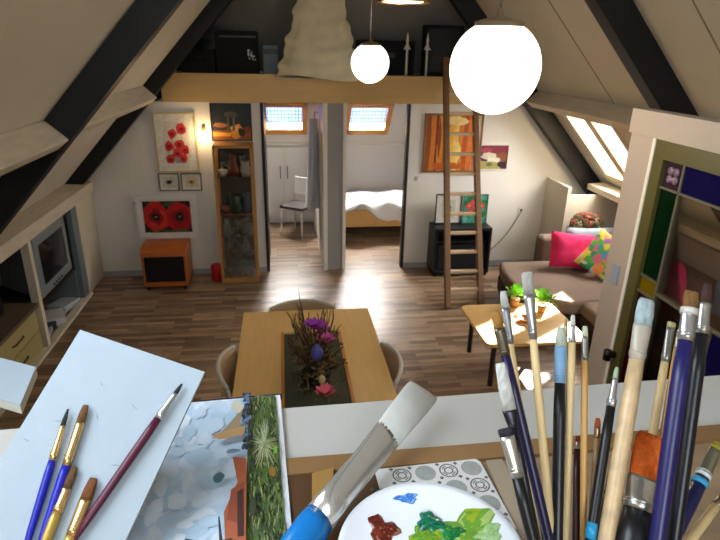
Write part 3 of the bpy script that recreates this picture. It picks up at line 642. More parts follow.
tw.build('twigs', LIVE, t); tw2.build('pale_twigs', mat('pale_twig', (150, 120, 80), .8, var=.2), t)
lv = MB()
for k in range(420):
    a = random.uniform(0, 6.28); r = random.uniform(0, .17); c = V((.17 + r * math.cos(a), 3.04 + r * math.sin(a) * 2.2, .78 + random.uniform(0, .26)))
    d1 = V((random.uniform(-1, 1), random.uniform(-1, 1), random.uniform(-1, 1))).normalized() * .022; d2 = d1.orthogonal().normalized() * .007
    lv.poly([c - d1, c + d2, c + d1, c - d2])
lv.build('leaves', mat('dull_leaf', (104, 100, 64), .7, var=.25, scale=40), t)
def flower(c, r, colr, name, parent, nm):
    fl = MB()
    for k in range(14):
        a = 2.4 * k; e = .3 + .6 * (k / 14); d = V((math.cos(a) * math.cos(e), math.sin(a) * math.cos(e), math.sin(e))); s = d.cross(V((0, 0, 1))).normalized() * r * .35
        c0 = V(c); fl.add([c0, c0 + d * r * .6 + s, c0 + d * r, c0 + d * r * .6 - s], [(0, 1, 2, 3)])
    fl.build(nm, mat(name, colr, .6, var=.1), parent)
c = at(320, 330, 'z', 1.05)
flower(c, .075, (196, 70, 190), 'purple_petals', t, 'purple_flower'); flower(at(313, 327, 'z', 1.08), .07, (170, 60, 200), 'violet_petals', t, 'violet_flower')
flower(at(325, 341, 'z', 1.03), .07, (216, 90, 180), 'magenta_petals', t, 'magenta_flower'); flower(at(325, 394, 'z', 1.0), .065, (214, 96, 120), 'rose_petals', t, 'rose_flower')
MB().ball(at(317, 353, 'z', 1.06), .036, 14, (1, 1, 1.45)).build('egg', mat('violet_blue_egg', (84, 84, 168), .35), t)
MB().ball(at(322, 380, 'z', 1.0), .02, 12, (1, 1, 1.4)).build('egg', mat('cream_egg', (196, 170, 130), .35), t)

# ------------------------------------------------------------------ coffee table
t = thing('coffee_table', (2.1, 4.3, 0), 'light wood coffee table with rounded corners, lit by the sun, before the sofa', 'table')
def rrect(x0, x1, y0, y1, r, z, n=6):
    out = []
    for cx_, cy_, a0 in ((x1 - r, y1 - r, 0), (x0 + r, y1 - r, 90), (x0 + r, y0 + r, 180), (x1 - r, y0 + r, 270)):
        for k in range(n + 1): a = math.radians(a0 + 90 * k / n); out.append((cx_ + r * math.cos(a), cy_ + r * math.sin(a), z))
    return out
MB().prism(rrect(1.62, 2.52, 3.9, 4.68, .07, .42), (0, 0, .03)).build('tabletop', PINE, t, bevel=.004)
for x in (1.72, 2.42):
    for y in (4.0, 4.58): MB().tube([(x, y, .42), (x, y, 0)], .022, 10).build('leg', DARKW, t)
MB().box(1.72, 2.42, 3.99, 4.01, .36, .42).box(1.72, 2.42, 4.57, 4.59, .36, .42).build('apron', DARKW, t)
GRN = mat('fresh_green_leaf', (150, 210, 70), .5, var=.2, scale=30)
for (px_, py_), lb in (((514, 306), 'left'), ((541, 312), 'right')):
    c = at(px_, py_, 'z', .45)
    t = thing('potted_plant', c, 'small bright green plant in a tan pot on the coffee table, %s one' % lb, 'plant', 'two potted plants on the coffee table')
    MB().lathe([(.001, 0), (.035, 0), (.048, .08), (.042, .08), (.001, .07)], c, 14).build('pot', mat('tan_pot', (206, 150, 96), .6), t)
    lf = MB()
    for k in range(64):
        a = random.uniform(0, 6.28); e = random.uniform(.05, 1.4); d = V((math.cos(a) * math.cos(e), math.sin(a) * math.cos(e), math.sin(e)))
        p = c + V((0, 0, .085)) + d * random.uniform(.02, .095); s = d.cross(V((0, 0, 1))).normalized() * .026; up = V((0, 0, .012))
        lf.add([p, p + d * .028 + s + up, p + d * .06, p + d * .028 - s + up], [(0, 1, 2), (0, 2, 3)])
    lf.build('leaves', GRN, t)
tag(MB().lathe([(.001, 0), (.04, 0), (.07, .035), (.066, .035), (.001, .008)], at(525, 321, 'z', .45), 18).build('amber_dish', mat('amber_glaze', (190, 120, 36), .3)), 'small amber brown dish on the coffee table', 'dish')

# ------------------------------------------------------------------ sofa and cushions
t = thing('corner_sofa', (3.2, 5.0, 0), 'taupe L-shaped corner sofa under the roof window on the right', 'sofa')
P1 = [(2.46, 5.86), (2.38, 5.55), (2.37, 5.1), (2.47, 4.86), (2.74, 4.68), (3.4, 4.72), (3.4, 5.86)]
MB().prism([(x, y, .08) for x, y in P1], (0, 0, .2)).build('base', mat('dark_brown_base', (58, 46, 40), .8), t, bevel=.03)
MB().prism([(x, y, .28) for x, y in P1], (0, 0, .15)).build('seat_cushion', SOFA, t, bevel=.045, seg=4)
MB().prism([(x, y, .08) for x, y in rrect(2.86, 3.86, 3.2, 4.7, .08, 0)[0:0] + [(2.88, 3.0), (3.86, 3.0), (3.86, 4.7), (2.88, 4.7)]], (0, 0, .2)).build('base', mat('dark_brown_base', (58, 46, 40), .8), t, bevel=.03)
MB().prism([(2.86, 3.0, .28), (3.7, 3.0, .28), (3.7, 4.71, .28), (2.86, 4.71, .28)], (0, 0, .15)).build('seat_cushion', SOFA, t, bevel=.045, seg=4)
MB().box(2.95, 4.2, 5.87, 6.06, .08, .70).build('backrest', SOFA, t, bevel=.05, seg=4)
MB().box(3.41, 3.86, 4.72, 5.86, .08, .43).build('corner_cushion', SOFA, t, bevel=.04, seg=4)
MB().box(3.87, 4.14, 3.0, 5.86, .08, .7).build('backrest', SOFA, t, bevel=.07, seg=4)
for x, y in ((2.5, 5.1), (2.6, 5.75), (3.0, 3.15), (3.7, 3.15)): MB().tube([(x, y, 0), (x, y, .09)], .02, 8).build('foot', DARKW, t)
def pillow(c, w, h, th, rot, mt, name, label, vfn=None, n=14):
    Rm = rot.to_matrix() if hasattr(rot, 'to_matrix') else rot
    mb = MB(); c = V(c)
    for s in (-1, 1):
        def fn(u, v):
            a, b = 2 * u - 1, 2 * v - 1; e = ((1 - a ** 4) * (1 - b ** 4)) ** .5
            k = 1 - .06 * (1 - abs(a)) * abs(b) ** 3; k2 = 1 - .06 * (1 - abs(b)) * abs(a) ** 3
            return c + Rm @ V((a * w / 2 * k2, s * th / 2 * e * (1 + .12 * noise.noise(V((a * 2, b * 2, s)))), b * h / 2 * k))
        k0 = len(mb.f); mb.grid(fn, n, n)
        if vfn:
            for i in range(k0, len(mb.f)): q = i - k0; mb.c[i] = lin(vfn((q % n + .5) / n, (q // n + .5) / n))
    o = mb.build(name, mt); return tag(o, label, 'cushion')
from mathutils import Euler
pillow((3.16, 5.56, .645), .5, .4, .2, Euler((-.42, .1, -.1)), PINK, 'pink_cushion', 'bright pink cushion leaning on the sofa back')
pal = [(110, 200, 90), (250, 225, 80), (90, 180, 220), (240, 130, 150), (230, 235, 220), (70, 170, 120), (250, 160, 90), (180, 120, 190)]
cells = [(random.random(), random.random(), random.choice(pal)) for _ in range(80)]
def pat(u, v): return min(cells, key=lambda c: (c[0] - u) ** 2 + (c[1] - v) ** 2)[2]
pillow((3.42, 5.3, .65), .46, .46, .16, Euler((-.45, .5, -.7)), mat('patterned_cloth', (255, 255, 255), .85, var=.05, vcol=True), 'patterned_cushion', 'multicoloured green, yellow and blue patterned cushion beside the pink one', pat, 30)
pillow((3.5, 5.8, .66), .6, .34, .16, Euler((-.2, 0, -.05)), mat('pale_grey_cloth', (158, 168, 176), .9), 'grey_cushion', 'pale blue-grey cushion standing behind the pink and patterned cushions')
pillow((3.56, 4.5, .68), .66, .46, .18, Euler((-.1, .3, 1.35)), PINK, 'pink_cushion', 'pink cushion on the near part of the sofa, seen through the stained glass')
pillow((3.78, 3.95, .72), .4, .36, .14, Euler((0, .1, 1.4)), mat('slate_blue_cloth', (110, 124, 160), .9), 'blue_cushion', 'slate blue cushion seen through the leaded pane')
# shelf block with flower ball behind the sofa
tag(MB().box(3.46, 4.1, 6.14, 6.2, 0, .02).build('floor_strip', SOFA), 'narrow strip on the floor behind the sofa', 'strip')
t = thing('flower_basket', (3.52, 5.98, .70), 'round bunch of dark red and green dried flowers on the back of the sofa', 'flowers')
MB().lathe([(.001, 0), (.12, 0), (.17, .08), (.16, .08), (.001, .05)], (3.52, 5.98, .70), 16).build('basket', mat('brown_basket', (84, 62, 44), .8, var=.2), t)
for nm, cc, kk in (('red_blossoms', (190, 60, 60), 120), ('green_leaves', (80, 92, 44), 160), ('cream_blossoms', (196, 170, 120), 60)):
    lf = MB()
    for k in range(kk):
        a = random.uniform(0, 6.28); e = random.uniform(-.2, 1.5); d = V((math.cos(a) * math.cos(e), math.sin(a) * math.cos(e), math.sin(e)))
        p = V((3.52, 5.98, .79)) + V((d.x * .22, d.y * .15, d.z * .17)) * random.uniform(.7, 1.02); s = d.orthogonal().normalized() * .022; q = d.cross(s)
        lf.add([p - s, p - q, p + s, p + q, p + d * .012], [(0, 1, 4), (1, 2, 4), (2, 3, 4), (3, 0, 4)])
    lf.build(nm, mat(nm, cc, .7, var=.2, scale=40), t)

# ------------------------------------------------------------------ lamps
def globe(c, r, label, power):
    c = V(c); t = thing('globe_pendant_lamp', c - V((0, 0, r)), label, 'lamp', 'white globe pendant lamps')
    pr = []
    for i in range(25):
        a = math.pi * i / 24; 
        if a < math.pi * .87: pr.append((max(math.sin(a), .001) * r, -math.cos(a) * r))
    MB().lathe(pr, c, 40).build('globe', GLOBE, t)
    zt = pr[-1][1]; rt = pr[-1][0]
    MB().lathe([(rt + .006, zt - .012), (rt + .004, zt + .01), (rt * .7, zt + .018), (.012, zt + .026), (.007, zt + .05), (.001, zt + .05)], c, 28).build('cap', mat('bronze_cap', (176, 156, 128), .35, metal=.7), t)
    top = zr(c.x) if c.x > RX else zl(c.x)
    MB().tube([c + V((0, 0, zt + .045)), V((c.x, c.y, top - .02))], .004, 6).build('cord', CHROME, t)
    l = bpy.data.lights.new('globe_light', 'POINT'); l.energy = power; l.color = (1, .84, .62); l.shadow_soft_size = r
    o = bpy.data.objects.new('globe_light', l); COL.objects.link(o); o.location = c - V((0, 0, r + .03)); l.shadow_soft_size = .05
    return t
globe((.676, 1.83, 2.652), .1425, 'large white globe lamp hanging nearest the gallery', 8)
globe((.644, 4.3, 2.605), .138, 'smaller-looking white globe lamp hanging over the far end of the dining table', 9)
t = thing('dish_pendant_lamp', (.525, 2.6, 2.87), 'brass dish pendant lamp cut by the top of the photo', 'lamp')
MB().lathe([(.115, 0), (.112, .03), (.08, .06), (.03, .085), (.001, .09)], (.525, 2.6, 2.885), 30).build('shade', BRASS, t)
MB().lathe([(.001, -.004), (.085, 0), (.1, .008), (.001, .012)], (.525, 2.6, 2.888), 30).build('diffuser', mat('lit_diffuser', (255, 240, 214), .4, emit=3.5, var=0), t)
MB().tube([(.525, 2.6, 2.97), (.525, 2.6, zl(.525) - .02)], .004, 6).build('cord', BLACK, t)
MB().tube([(.525, 2.6, 2.95), (.38, 2.62, 2.93), (.3, 2.63, 2.9)], .012, 8).build('arm', BRASS, t)

# ------------------------------------------------------------------ stained glass casement on x = 1.2
GX = 1.2
struct(MB().box(GX, GX + .05, 1.72, 1.848, 0, 2.45).box(GX - .012, GX + .05, .4, 1.848, 2.45, 2.53).box(GX, GX + .03, .4, 1.72, 0, 1.3).build('trim_7', mat('casing_paint', (172, 158, 146), .55, var=.02)))
t = struct(MB().box(GX - .004, GX + .02, 1.705, 1.72, 1.3, 2.45).build('trim_8', TRIM))
w = MB(); w.box(GX + .0, GX + .035, 1.655, 1.705, 1.3, 2.45); w.box(GX, GX + .035, .4, 1.655, 2.39, 2.45); w.box(GX, GX + .035, .4, 1.655, 1.3, 1.36); w.box(GX, GX + .035, .4, .45, 1.36, 2.39)
wo = struct(w.build('window_4', mat('olive_paint', (84, 78, 38), .45, var=.06)))
def gcol(name, c, mixv=.5):
    M = bpy.data.materials.new(name); M.use_nodes = True; n = M.node_tree.nodes; L = M.node_tree.links; n.clear()
    o = n.new('ShaderNodeOutputMaterial'); a = n.new('ShaderNodeBsdfTransparent'); b = n.new('ShaderNodeBsdfGlossy'); d = n.new('ShaderNodeBsdfDiffuse'); m1 = n.new('ShaderNodeMixShader'); m2 = n.new('ShaderNodeMixShader')
    a.inputs[0].default_value = (*lin(c), 1); d.inputs[0].default_value = (*lin(c), 1); m1.inputs[0].default_value = mixv; fr = n.new('ShaderNodeFresnel'); fr.inputs[0].default_value = 1.25
    b.inputs['Roughness'].default_value = .06
    L.new(a.outputs[0], m1.inputs[1]); L.new(d.outputs[0], m1.inputs[2]); L.new(m1.outputs[0], m2.inputs[1]); L.new(b.outputs[0], m2.inputs[2]); L.new(fr.outputs[0], m2.inputs[0]); L.new(m2.outputs[0], o.inputs[0]); return M
gx0, gx1 = GX + .012, GX + .017
def gp(name, y0, y1, z0, z1, mt): return MB().box(gx0, gx1, y0, y1, z0, z1).build(name, mt, wo)
BLU, GRE, YEL, MAR, PUR, CLR = gcol('cobalt_glass', (30, 24, 92), .45), gcol('green_glass', (10, 48, 20), .4), gcol('yellow_glass', (150, 124, 18), .5), gcol('maroon_glass', (70, 12, 26), .5), gcol('purple_glass', (70, 50, 66), .5), gcol('clear_leaded_glass', (232, 228, 220), .0)
gp('blue_pane', .45, 1.56, 2.305, 2.39, BLU); gp('green_pane', 1.565, 1.65, 2.0, 2.3, GRE); gp('yellow_pane', 1.565, 1.65, 1.94, 1.997, YEL); gp('maroon_pane', 1.565, 1.65, 1.36, 1.937, MAR)
gp('corner_pane', 1.565, 1.65, 2.305, 2.39, PUR); gp('clear_pane', .45, 1.56, 1.965, 2.3, CLR); gp('lower_clear_pane', 1.3, 1.56, 1.36, 1.96, CLR); gp('lower_blue_pane', .45, 1.295, 1.36, 1.955, BLU)
ro = MB()
for k in range(4):
    a = math.radians(45 + 90 * k); ro.tube([(gx0 - .004, 1.607 + .018 * math.cos(a), 2.347 + .018 * math.sin(a)), (gx0 + .001, 1.607 + .018 * math.cos(a), 2.347 + .018 * math.sin(a))], .013, 12)
ro.build('rosette', mat('mauve_enamel', (130, 108, 126), .3), wo)
LD = mat('lead_came', (122, 116, 100), .4, metal=.4)
ld = MB(); lw = .0035
for y in (1.5625,): ld.box(gx0 - .005, gx1 + .005, y - lw, y + lw, 1.36, 2.39)
for z, a, b in ((2.302, .45, 1.655), (1.999, 1.562, 1.655), (1.939, 1.562, 1.655), (1.9625, .45, 1.562)): ld.box(gx0 - .005, gx1 + .005, a, b, z - lw, z + lw)
ld.box(gx0 - .005, gx1 + .005, 1.2955, 1.3, 1.36, 1.96)
ld.build('lead_strips', LD, wo)
MB().box(GX - .006, GX, 1.76, 1.8, 1.91, 1.985).build('strike_plate', mat('blue_grey_plate', (150, 158, 176), .4), wo)
MB().tube([(GX - .03, 1.69, 1.66), (GX, 1.69, 1.66)], .012, 10).tube([(GX - .03, 1.69, 1.64), (GX - .03, 1.69, 1.68)], .014, 10).build('latch', mat('dark_iron', (50, 44, 38), .4, metal=.7), wo)

# ------------------------------------------------------------------ gallery, parapet, desk
ZT = 2.25
struct(MB().box(-3.0, 4.2, YB, .66, 1.38, 1.5).build('floor_gallery', BEECH))
pr = MB(); pr.prism([(-1.6, .52, 1.5), (1.19, .545, 1.5), (1.19, .67, 1.5), (-1.6, .60, 1.5)], (0, 0, ZT - 1.5))
struct(pr.build('wall_parapet', PARA))
t = thing('desk', (.1, .3, 1.5), 'brown wooden work desk against the white gallery parapet', 'desk')
MB().prism([(-.75, .05, ZT - .03), (1.0, .05, ZT - .03), (1.0, .54, ZT - .03), (-.75, .525, ZT - .03)], (0, 0, .03)).build('desktop', DESK, t)
for x in (-.7, .94):
    for y in (.09, .48): MB().box(x - .02, x + .02, y - .02, y + .02, 1.5, ZT - .03).build('leg', DESK, t)
MB().prism([(-.75, .528, ZT), (1.0, .543, ZT), (1.0, .516, ZT), (-.75, .501, ZT)], (0, 0, .005)).build('back_edge', mat('desk_edge_wood', (138, 104, 66), .5, var=.1), t)
# ------------------------------------------------------------------ things on the desk
PAPER = mat('watercolour_paper', (156, 168, 179), .8, var=.02, scale=40, bump=.06)
def ydir(px_, py_, y): return at(px_, py_, 'y', y)
# tilted pad
TL, TR_, BL_ = V((-.216, .5575, 2.7 - .279)), V((-.087, .517, 2.7 - .313)), V((-.263, .4395, 2.7 - .378))
U = (TR_ - TL); Wd = U.length; U.normalize(); D_ = (BL_ - TL); D_ = (D_ - U * D_.dot(U)).normalized(); N_ = U.cross(D_); N_ = N_ if N_.z > 0 else -N_
TL = TL - U * .0
LEN = .222
t = thing('watercolour_pad', TL, 'pale blue-white watercolour pad propped up on the desk, brushes lying on it', 'drawing pad')
def padbox(o, w, l, lo, hi): return [o + N_ * lo, o + U * w + N_ * lo, o + U * w + D_ * l + N_ * lo, o + D_ * l + N_ * lo], N_ * (hi - lo)
a, b = padbox(TL, Wd, LEN, -.0012, 0); MB().prism(a, b).build('top_sheet', PAPER, t)
a, b = padbox(TL + U * .001 + D_ * .001, Wd - .002, LEN - .002, -.008, -.0014); MB().prism(a, b).build('paper_block', mat('grey_board', (178, 180, 182), .8), t)
sc = MB()
for u, v, l, an in ((.09, .055, .012, .4), (.03, .09, .01, -.3), (.012, .115, .008, .1), (.062, .075, .008, .9), (.1, .11, .01, -.2), (.05, .045, .006, .5)):
    p = TL + U * u + D_ * v + N_ * .0003; d = (U * math.cos(an) + D_ * math.sin(an)) * l * .5; s = N_.cross(d).normalized() * .0004
    sc.poly([p - d, p + s, p + d, p - s])
sc.build('pencil_marks', mat('pencil_grey', (120, 130, 136), .8), t)
# block carrying the pad
q = TL + U * .012 + D_ * .02 - N_ * .009
pts = [q, q + D_ * .11]
lowz = ZT + .0
p0, p1 = V(pts[0]), V(pts[1])
su = V((U.x, U.y, 0)).normalized() * .07
tag(MB().add([p0, p1, p1 + U * .05, p0 + U * .05, V((p0.x, p0.y, lowz)), V((p1.x, p1.y, lowz)), V(((p1 + U * .05).x, (p1 + U * .05).y, lowz)), V(((p0 + U * .05).x, (p0 + U * .05).y, lowz))],
             [(0, 1, 2, 3), (4, 5, 6, 7), (0, 1, 5, 4), (1, 2, 6, 5), (2, 3, 7, 6), (3, 0, 4, 7)]).build('wooden_wedge', DESK), 'wooden wedge hidden under the tilted watercolour pad', 'block')

# painting card, flat
pc = V((-.014, .660, ZT)); r1 = V((.0115, -.2385, 0)).normalized(); r2 = V((r1.y, -r1.x, 0))
if r2.x > 0: r2 = -r2
t = thing('small_painting', pc + r2 * .08 + r1 * .13, 'abstract painting on board, pale blue with green and rust, flat on the desk', 'painting')
Wc, Lc = .165, .262
PZ = V((0, 0, 1))
MB().prism([pc, pc + r2 * Wc, pc + r2 * Wc + r1 * Lc, pc + r1 * Lc], PZ * .008).build('board', mat('white_board', (222, 226, 234), .6), t)
MB().prism([pc - r2 * .0025 - r1 * .0025 + PZ * .0005, pc + r2 * (Wc + .002) - r1 * .0025 + PZ * .0005, pc + r2 * (Wc + .002) + PZ * .0005, pc - r2 * .0025 + PZ * .0005], PZ * .008).build('dark_edge', mat('navy_edge', (34, 36, 60), .5), t)
cn = MB(); lev = [.0084]
def PP(u, v): return pc + r2 * (.0065 + (Wc - .01) * u) + r1 * (.004 + (Lc - .008) * v) + PZ * lev[0]
def addp(pts, c): lev[0] += .000012; cn.cc = lin(c); cn.poly([PP(min(max(u, 0), 1), min(max(v, 0), 1)) for u, v in pts])
addp([(0, 0), (1, 0), (1, 1), (0, 1)], (190, 212, 232))
for k in range(170): addp(blob(random.uniform(.26, 1), random.random(), random.uniform(.03, .1), random.uniform(.02, .07)), random.choice([(198, 216, 234), (184, 208, 230), (206, 220, 236), (178, 204, 226), (192, 210, 230), (214, 226, 238)]))
addp([(0, 0), (.225, 0), (.24, .5), (.25, 1), (0, 1)], (84, 104, 56))
for k in range(520):
    u, v = random.uniform(0, .23), random.random(); addp(stroke(u, v, u + random.uniform(-.02, .02), v + random.uniform(.015, .06), random.uniform(.003, .006)), random.choice([(40, 60, 30), (120, 140, 60), (70, 96, 44), (30, 40, 34), (150, 154, 96), (96, 126, 50), (60, 84, 72), (110, 120, 80), (24, 30, 28)]))
for k in range(150):
    a = random.uniform(0, 6.28); l = random.uniform(.03, .19); l0 = random.uniform(0, l * .6); addp(stroke(.11 + l0 * math.cos(a) * .6, .42 + l0 * math.sin(a), .11 + l * math.cos(a) * .6, .42 + l * math.sin(a), .0028), random.choice([(176, 184, 140), (200, 204, 176), (150, 166, 110), (120, 136, 84)]))
for k in range(60): addp(blob(.24 + random.uniform(-.03, .03), random.uniform(0, .45), .014, .016), random.choice([(60, 74, 100), (34, 40, 48), (96, 120, 150), (50, 60, 60)]))
for pts, c in (([(.28, .15), (.42, .3), (.5, .36), (.3, .34)], (150, 130, 104)), ([(.25, .28), (.5, .33), (.45, .37), (.26, .35)], (176, 140, 96)), ([(.24, .52), (.34, .5), (.3, .66), (.38, .82), (.36, .98), (.24, 1)], (158, 84, 56)),
               ([(.25, .66), (.34, .7), (.36, .86), (.25, .9)], (134, 66, 44)), (blob(.32, .12, .05, .05), (200, 196, 180)), (blob(.43, .62, .04, .03), (70, 110, 120)), (stroke(.38, 1, .41, .84, .012), (44, 50, 54)), (stroke(.36, 1, .6, .93, .01), (60, 72, 84)), ([(.26, .7), (.3, .72), (.29, .95), (.25, .95)], (60, 36, 30)), (blob(.36, .97, .06, .02), (40, 44, 50)), (blob(.34, .46, .05, .015), (120, 140, 160)), (blob(.06, .62, .025, .03), (130, 100, 40)), (blob(.03, .48, .015, .03), (110, 160, 50)), (blob(.2, .8, .02, .06), (50, 60, 40))):
    addp(pts, c)
cn.build('picture', ART, t)

# plate palette
from math import sqrt
def plane(px_, py_, z): return at(px_, py_, 'z', z)
zp = ZT + .022
A, B, C_ = plane(416, 483, zp), plane(338, 540, zp), plane(521, 540, zp)
def circ(a, b, c):
    d = 2 * (a.x * (b.y - c.y) + b.x * (c.y - a.y) + c.x * (a.y - b.y)); a2, b2, c2 = a.x ** 2 + a.y ** 2, b.x ** 2 + b.y ** 2, c.x ** 2 + c.y ** 2
    ux = (a2 * (b.y - c.y) + b2 * (c.y - a.y) + c2 * (a.y - b.y)) / d; uy = (a2 * (c.x - b.x) + b2 * (a.x - c.x) + c2 * (b.x - a.x)) / d
    return ux, uy, sqrt((a.x - ux) ** 2 + (a.y - uy) ** 2)
ux, uy, ur = circ(A, B, C_); print('PLATE', ux, uy, ur)
zb = ZT + .0075
t = thing('palette_plate', (ux, uy, zb), 'round white plate used as a palette with green, brown and blue paint', 'plate')
MB().lathe([(.001, 0), (ur * .6, 0), (ur * .66, .002), (ur, .0145), (ur * .995, .016), (ur * .93, .0135), (ur * .66, .0055), (.001, .005)], (ux, uy, zb), 72).build('dish', mat('white_porcelain', (226, 230, 238), .2, var=.01), t)
def dab(name, px_, py_, rx, ry, h, cols, z=None):
    cols = cols if isinstance(cols, list) else [cols]
    c0 = plane(px_, py_, zb + .006); r0 = math.hypot(c0.x - ux, c0.y - uy) / ur
    z = zb + (.0052 if r0 < .66 else .0052 + (r0 - .66) / .27 * .008)
    c = plane(px_, py_, z); mb = MB(); k0 = 0; ph = random.uniform(0, 6)
    def fn(u, v):
        a = 2 * math.pi * u; w = 1 + .22 * math.sin(3 * a + ph) + .12 * math.sin(7 * a + 2 * ph)
        x = c.x + rx * v * w * math.cos(a); y = c.y + ry * v * w * math.sin(a); rr = math.hypot(x - ux, y - uy) / ur
        zz_ = zb + (.0052 if rr < .66 else .0052 + (rr - .66) / .27 * .008)
        return V((x, y, zz_ + .0004 + h * (1 - v ** 3) * (1 + .5 * noise.noise(V((x * 160, y * 160, ph))))))
    mb.grid(fn, 26, 8)
    for i in range(len(mb.f)):
        u, v = i % 26, i // 26; mb.c[i] = lin(cols[int((noise.noise(V((u * .35, v * .6, ph))) * .5 + .5) * len(cols) * .999)])
    return mb.build(name, mat('wet_paint', (255, 255, 255), .18, vcol=True, var=.1, scale=120), t)
dab('blue_smear', 407, 497, .012, .005, .0006, [(90, 150, 215), (60, 120, 200), (130, 175, 225)])
dab('brown_paint', 383, 531, .0145, .016, .003, [(120, 44, 34), (96, 36, 28), (140, 100, 76)])
dab('yellow_green_paint', 468, 532, .032, .022, .0015, [(150, 170, 40), (110, 160, 60), (170, 190, 110)])
dab('yellow_green_paint', 425, 538, .016, .014, .0015, [(130, 160, 40), (80, 150, 60)])
dab('green_paint', 430, 523, .0135, .013, .006, [(12, 84, 62), (20, 110, 80), (10, 70, 60)])
dab('green_paint', 452, 533, .015, .01, .003, [(30, 130, 70), (20, 110, 60), (90, 150, 50)])
dab('pale_green_paint', 487, 536, .015, .012, .0022, [(150, 190, 120), (170, 200, 150)])

# ornamented white tray under the plate
def q(px_, py_, z=ZT + .006): return plane(px_, py_, z)
a, b, c = q(365, 470), q(479, 458), q(487, 500)
e1 = (b - a); wlen = e1.length; e1.normalize(); e2 = V((e1.y, -e1.x, 0)); 
if e2.y > 0: e2 = -e2
o0 = b + V((0, 0, 0)) - e1 * .125; o0.z = ZT
t = thing('patterned_tray', o0, 'white rectangular tile with grey circle ornaments, partly under the palette plate', 'tile')
TW, TH = .125, .105
MB().prism([o0, o0 + e1 * (TW - .004), o0 + e1 * TW + e2 * .006, o0 + e1 * TW + e2 * TH, o0 + e2 * TH], (0, 0, .006)).build('slab', mat('white_glaze', (214, 214, 214), .3, var=.03), t, bevel=.001)
GRY = mat('grey_glaze', (158, 162, 160), .4, var=.1, scale=90); DK = mat('dark_grey_glaze', (98, 100, 98), .4)
dm = MB(); rm = MB(); wr = MB()
cs = TW / 4.6
def ring(mbx, c, r0_, r1_, z0_, n=20, a0=0, a1=6.2832):
    mbx.add([c + V((r * math.cos(a0 + (a1 - a0) * k / n), r * math.sin(a0 + (a1 - a0) * k / n), z0_)) for r in (r0_, r1_) for k in range(n + 1)], [(k, k + 1, n + 2 + k, n + 1 + k) for k in range(n)])
for i in range(5):
    for j in range(4):
        c = o0 + e1 * (TW - cs * (.55 + i)) + e2 * (cs * (.55 + j)); c.z = ZT + .0062
        if c.x < o0.x + .003: continue
        if (i + j) % 2 == 0: dm.poly([c + V((cs * .44 * math.cos(k * .3927), cs * .44 * math.sin(k * .3927), 0)) for k in range(16)])
        else:
            ring(rm, c, cs * .34, cs * .4, 0); ring(rm, c, cs * .14, cs * .2, 0)
            for k in range(4): ring(rm, c, cs * .24, cs * .29, 0, 5, k * 1.57 + .3, k * 1.57 + 1.2)
            for k in range(4):
                a_ = math.radians(45 + 90 * k); p = c + V((math.cos(a_), math.sin(a_), 0)) * cs * .56; rm.poly([p + V((cs * .1 * math.cos(m2), cs * .1 * math.sin(m2), 0)) for m2 in (0, 1.57, 3.14, 4.71)])
dm.build('grey_discs', GRY, t); rm.build('circle_ornaments', DK, t)
# taupe card strip right of the tray and wooden bits left
a, b, c, d = q(484, 457, ZT), q(499, 456, ZT), q(556, 545, ZT), q(520, 545, ZT)
tag(MB().prism([a, b, c, d], (0, 0, .002)).build('taupe_card', mat('taupe_board', (164, 148, 128), .8, var=.04)), 'taupe strip of card lying right of the patterned tile', 'card')
a, b, c, d = q(288, 461, ZT), q(384, 455, ZT), q(376, 545, ZT), q(294, 545, ZT)
tag(MB().prism([a, b, c, d], (0, 0, .0035)).build('dark_board', mat('dark_walnut', (92, 64, 40), .5, var=.15)), 'dark brown wooden board lying under the wide flat brush', 'board')
ZT += .0037
a, b, c, d = q(312, 476, ZT), q(334, 470, ZT), q(330, 500, ZT), q(312, 508, ZT)
tag(MB().prism([a, b, c, d], (0, 0, .004)).build('wooden_block', mat('tan_block_wood', (170, 130, 70), .5, var=.1)), 'small flat tan wood block left of the big flat brush', 'block')
ZT -= .0037
# white object at the left edge
a, b = at(36, 367, 'z', ZT + .014), at(20, 405, 'z', ZT + .014); dv = (b - a); l_ = dv.length; dv.normalize(); lf_ = V((dv.y, -dv.x, 0)); lf_ = lf_ if lf_.x < 0 else -lf_
lf_ = (at(0, 357.5, 'z', ZT + .014) - a).normalized()
t = thing('white_paper_block', (a.x, a.y, ZT), 'thick white paper block at the left edge on the parapet', 'paper block')
base = [V((p.x, p.y, ZT)) for p in (a, b, b + lf_ * .12, a + lf_ * .12)]
MB().prism(base, (0, 0, .0125)).build('pages', mat('page_edges', (196, 194, 184), .8, var=.05), t)
MB().prism([p + V((0, 0, .0128)) for p in base], (0, 0, .0012)).build('cover_sheet', PAPER, t)

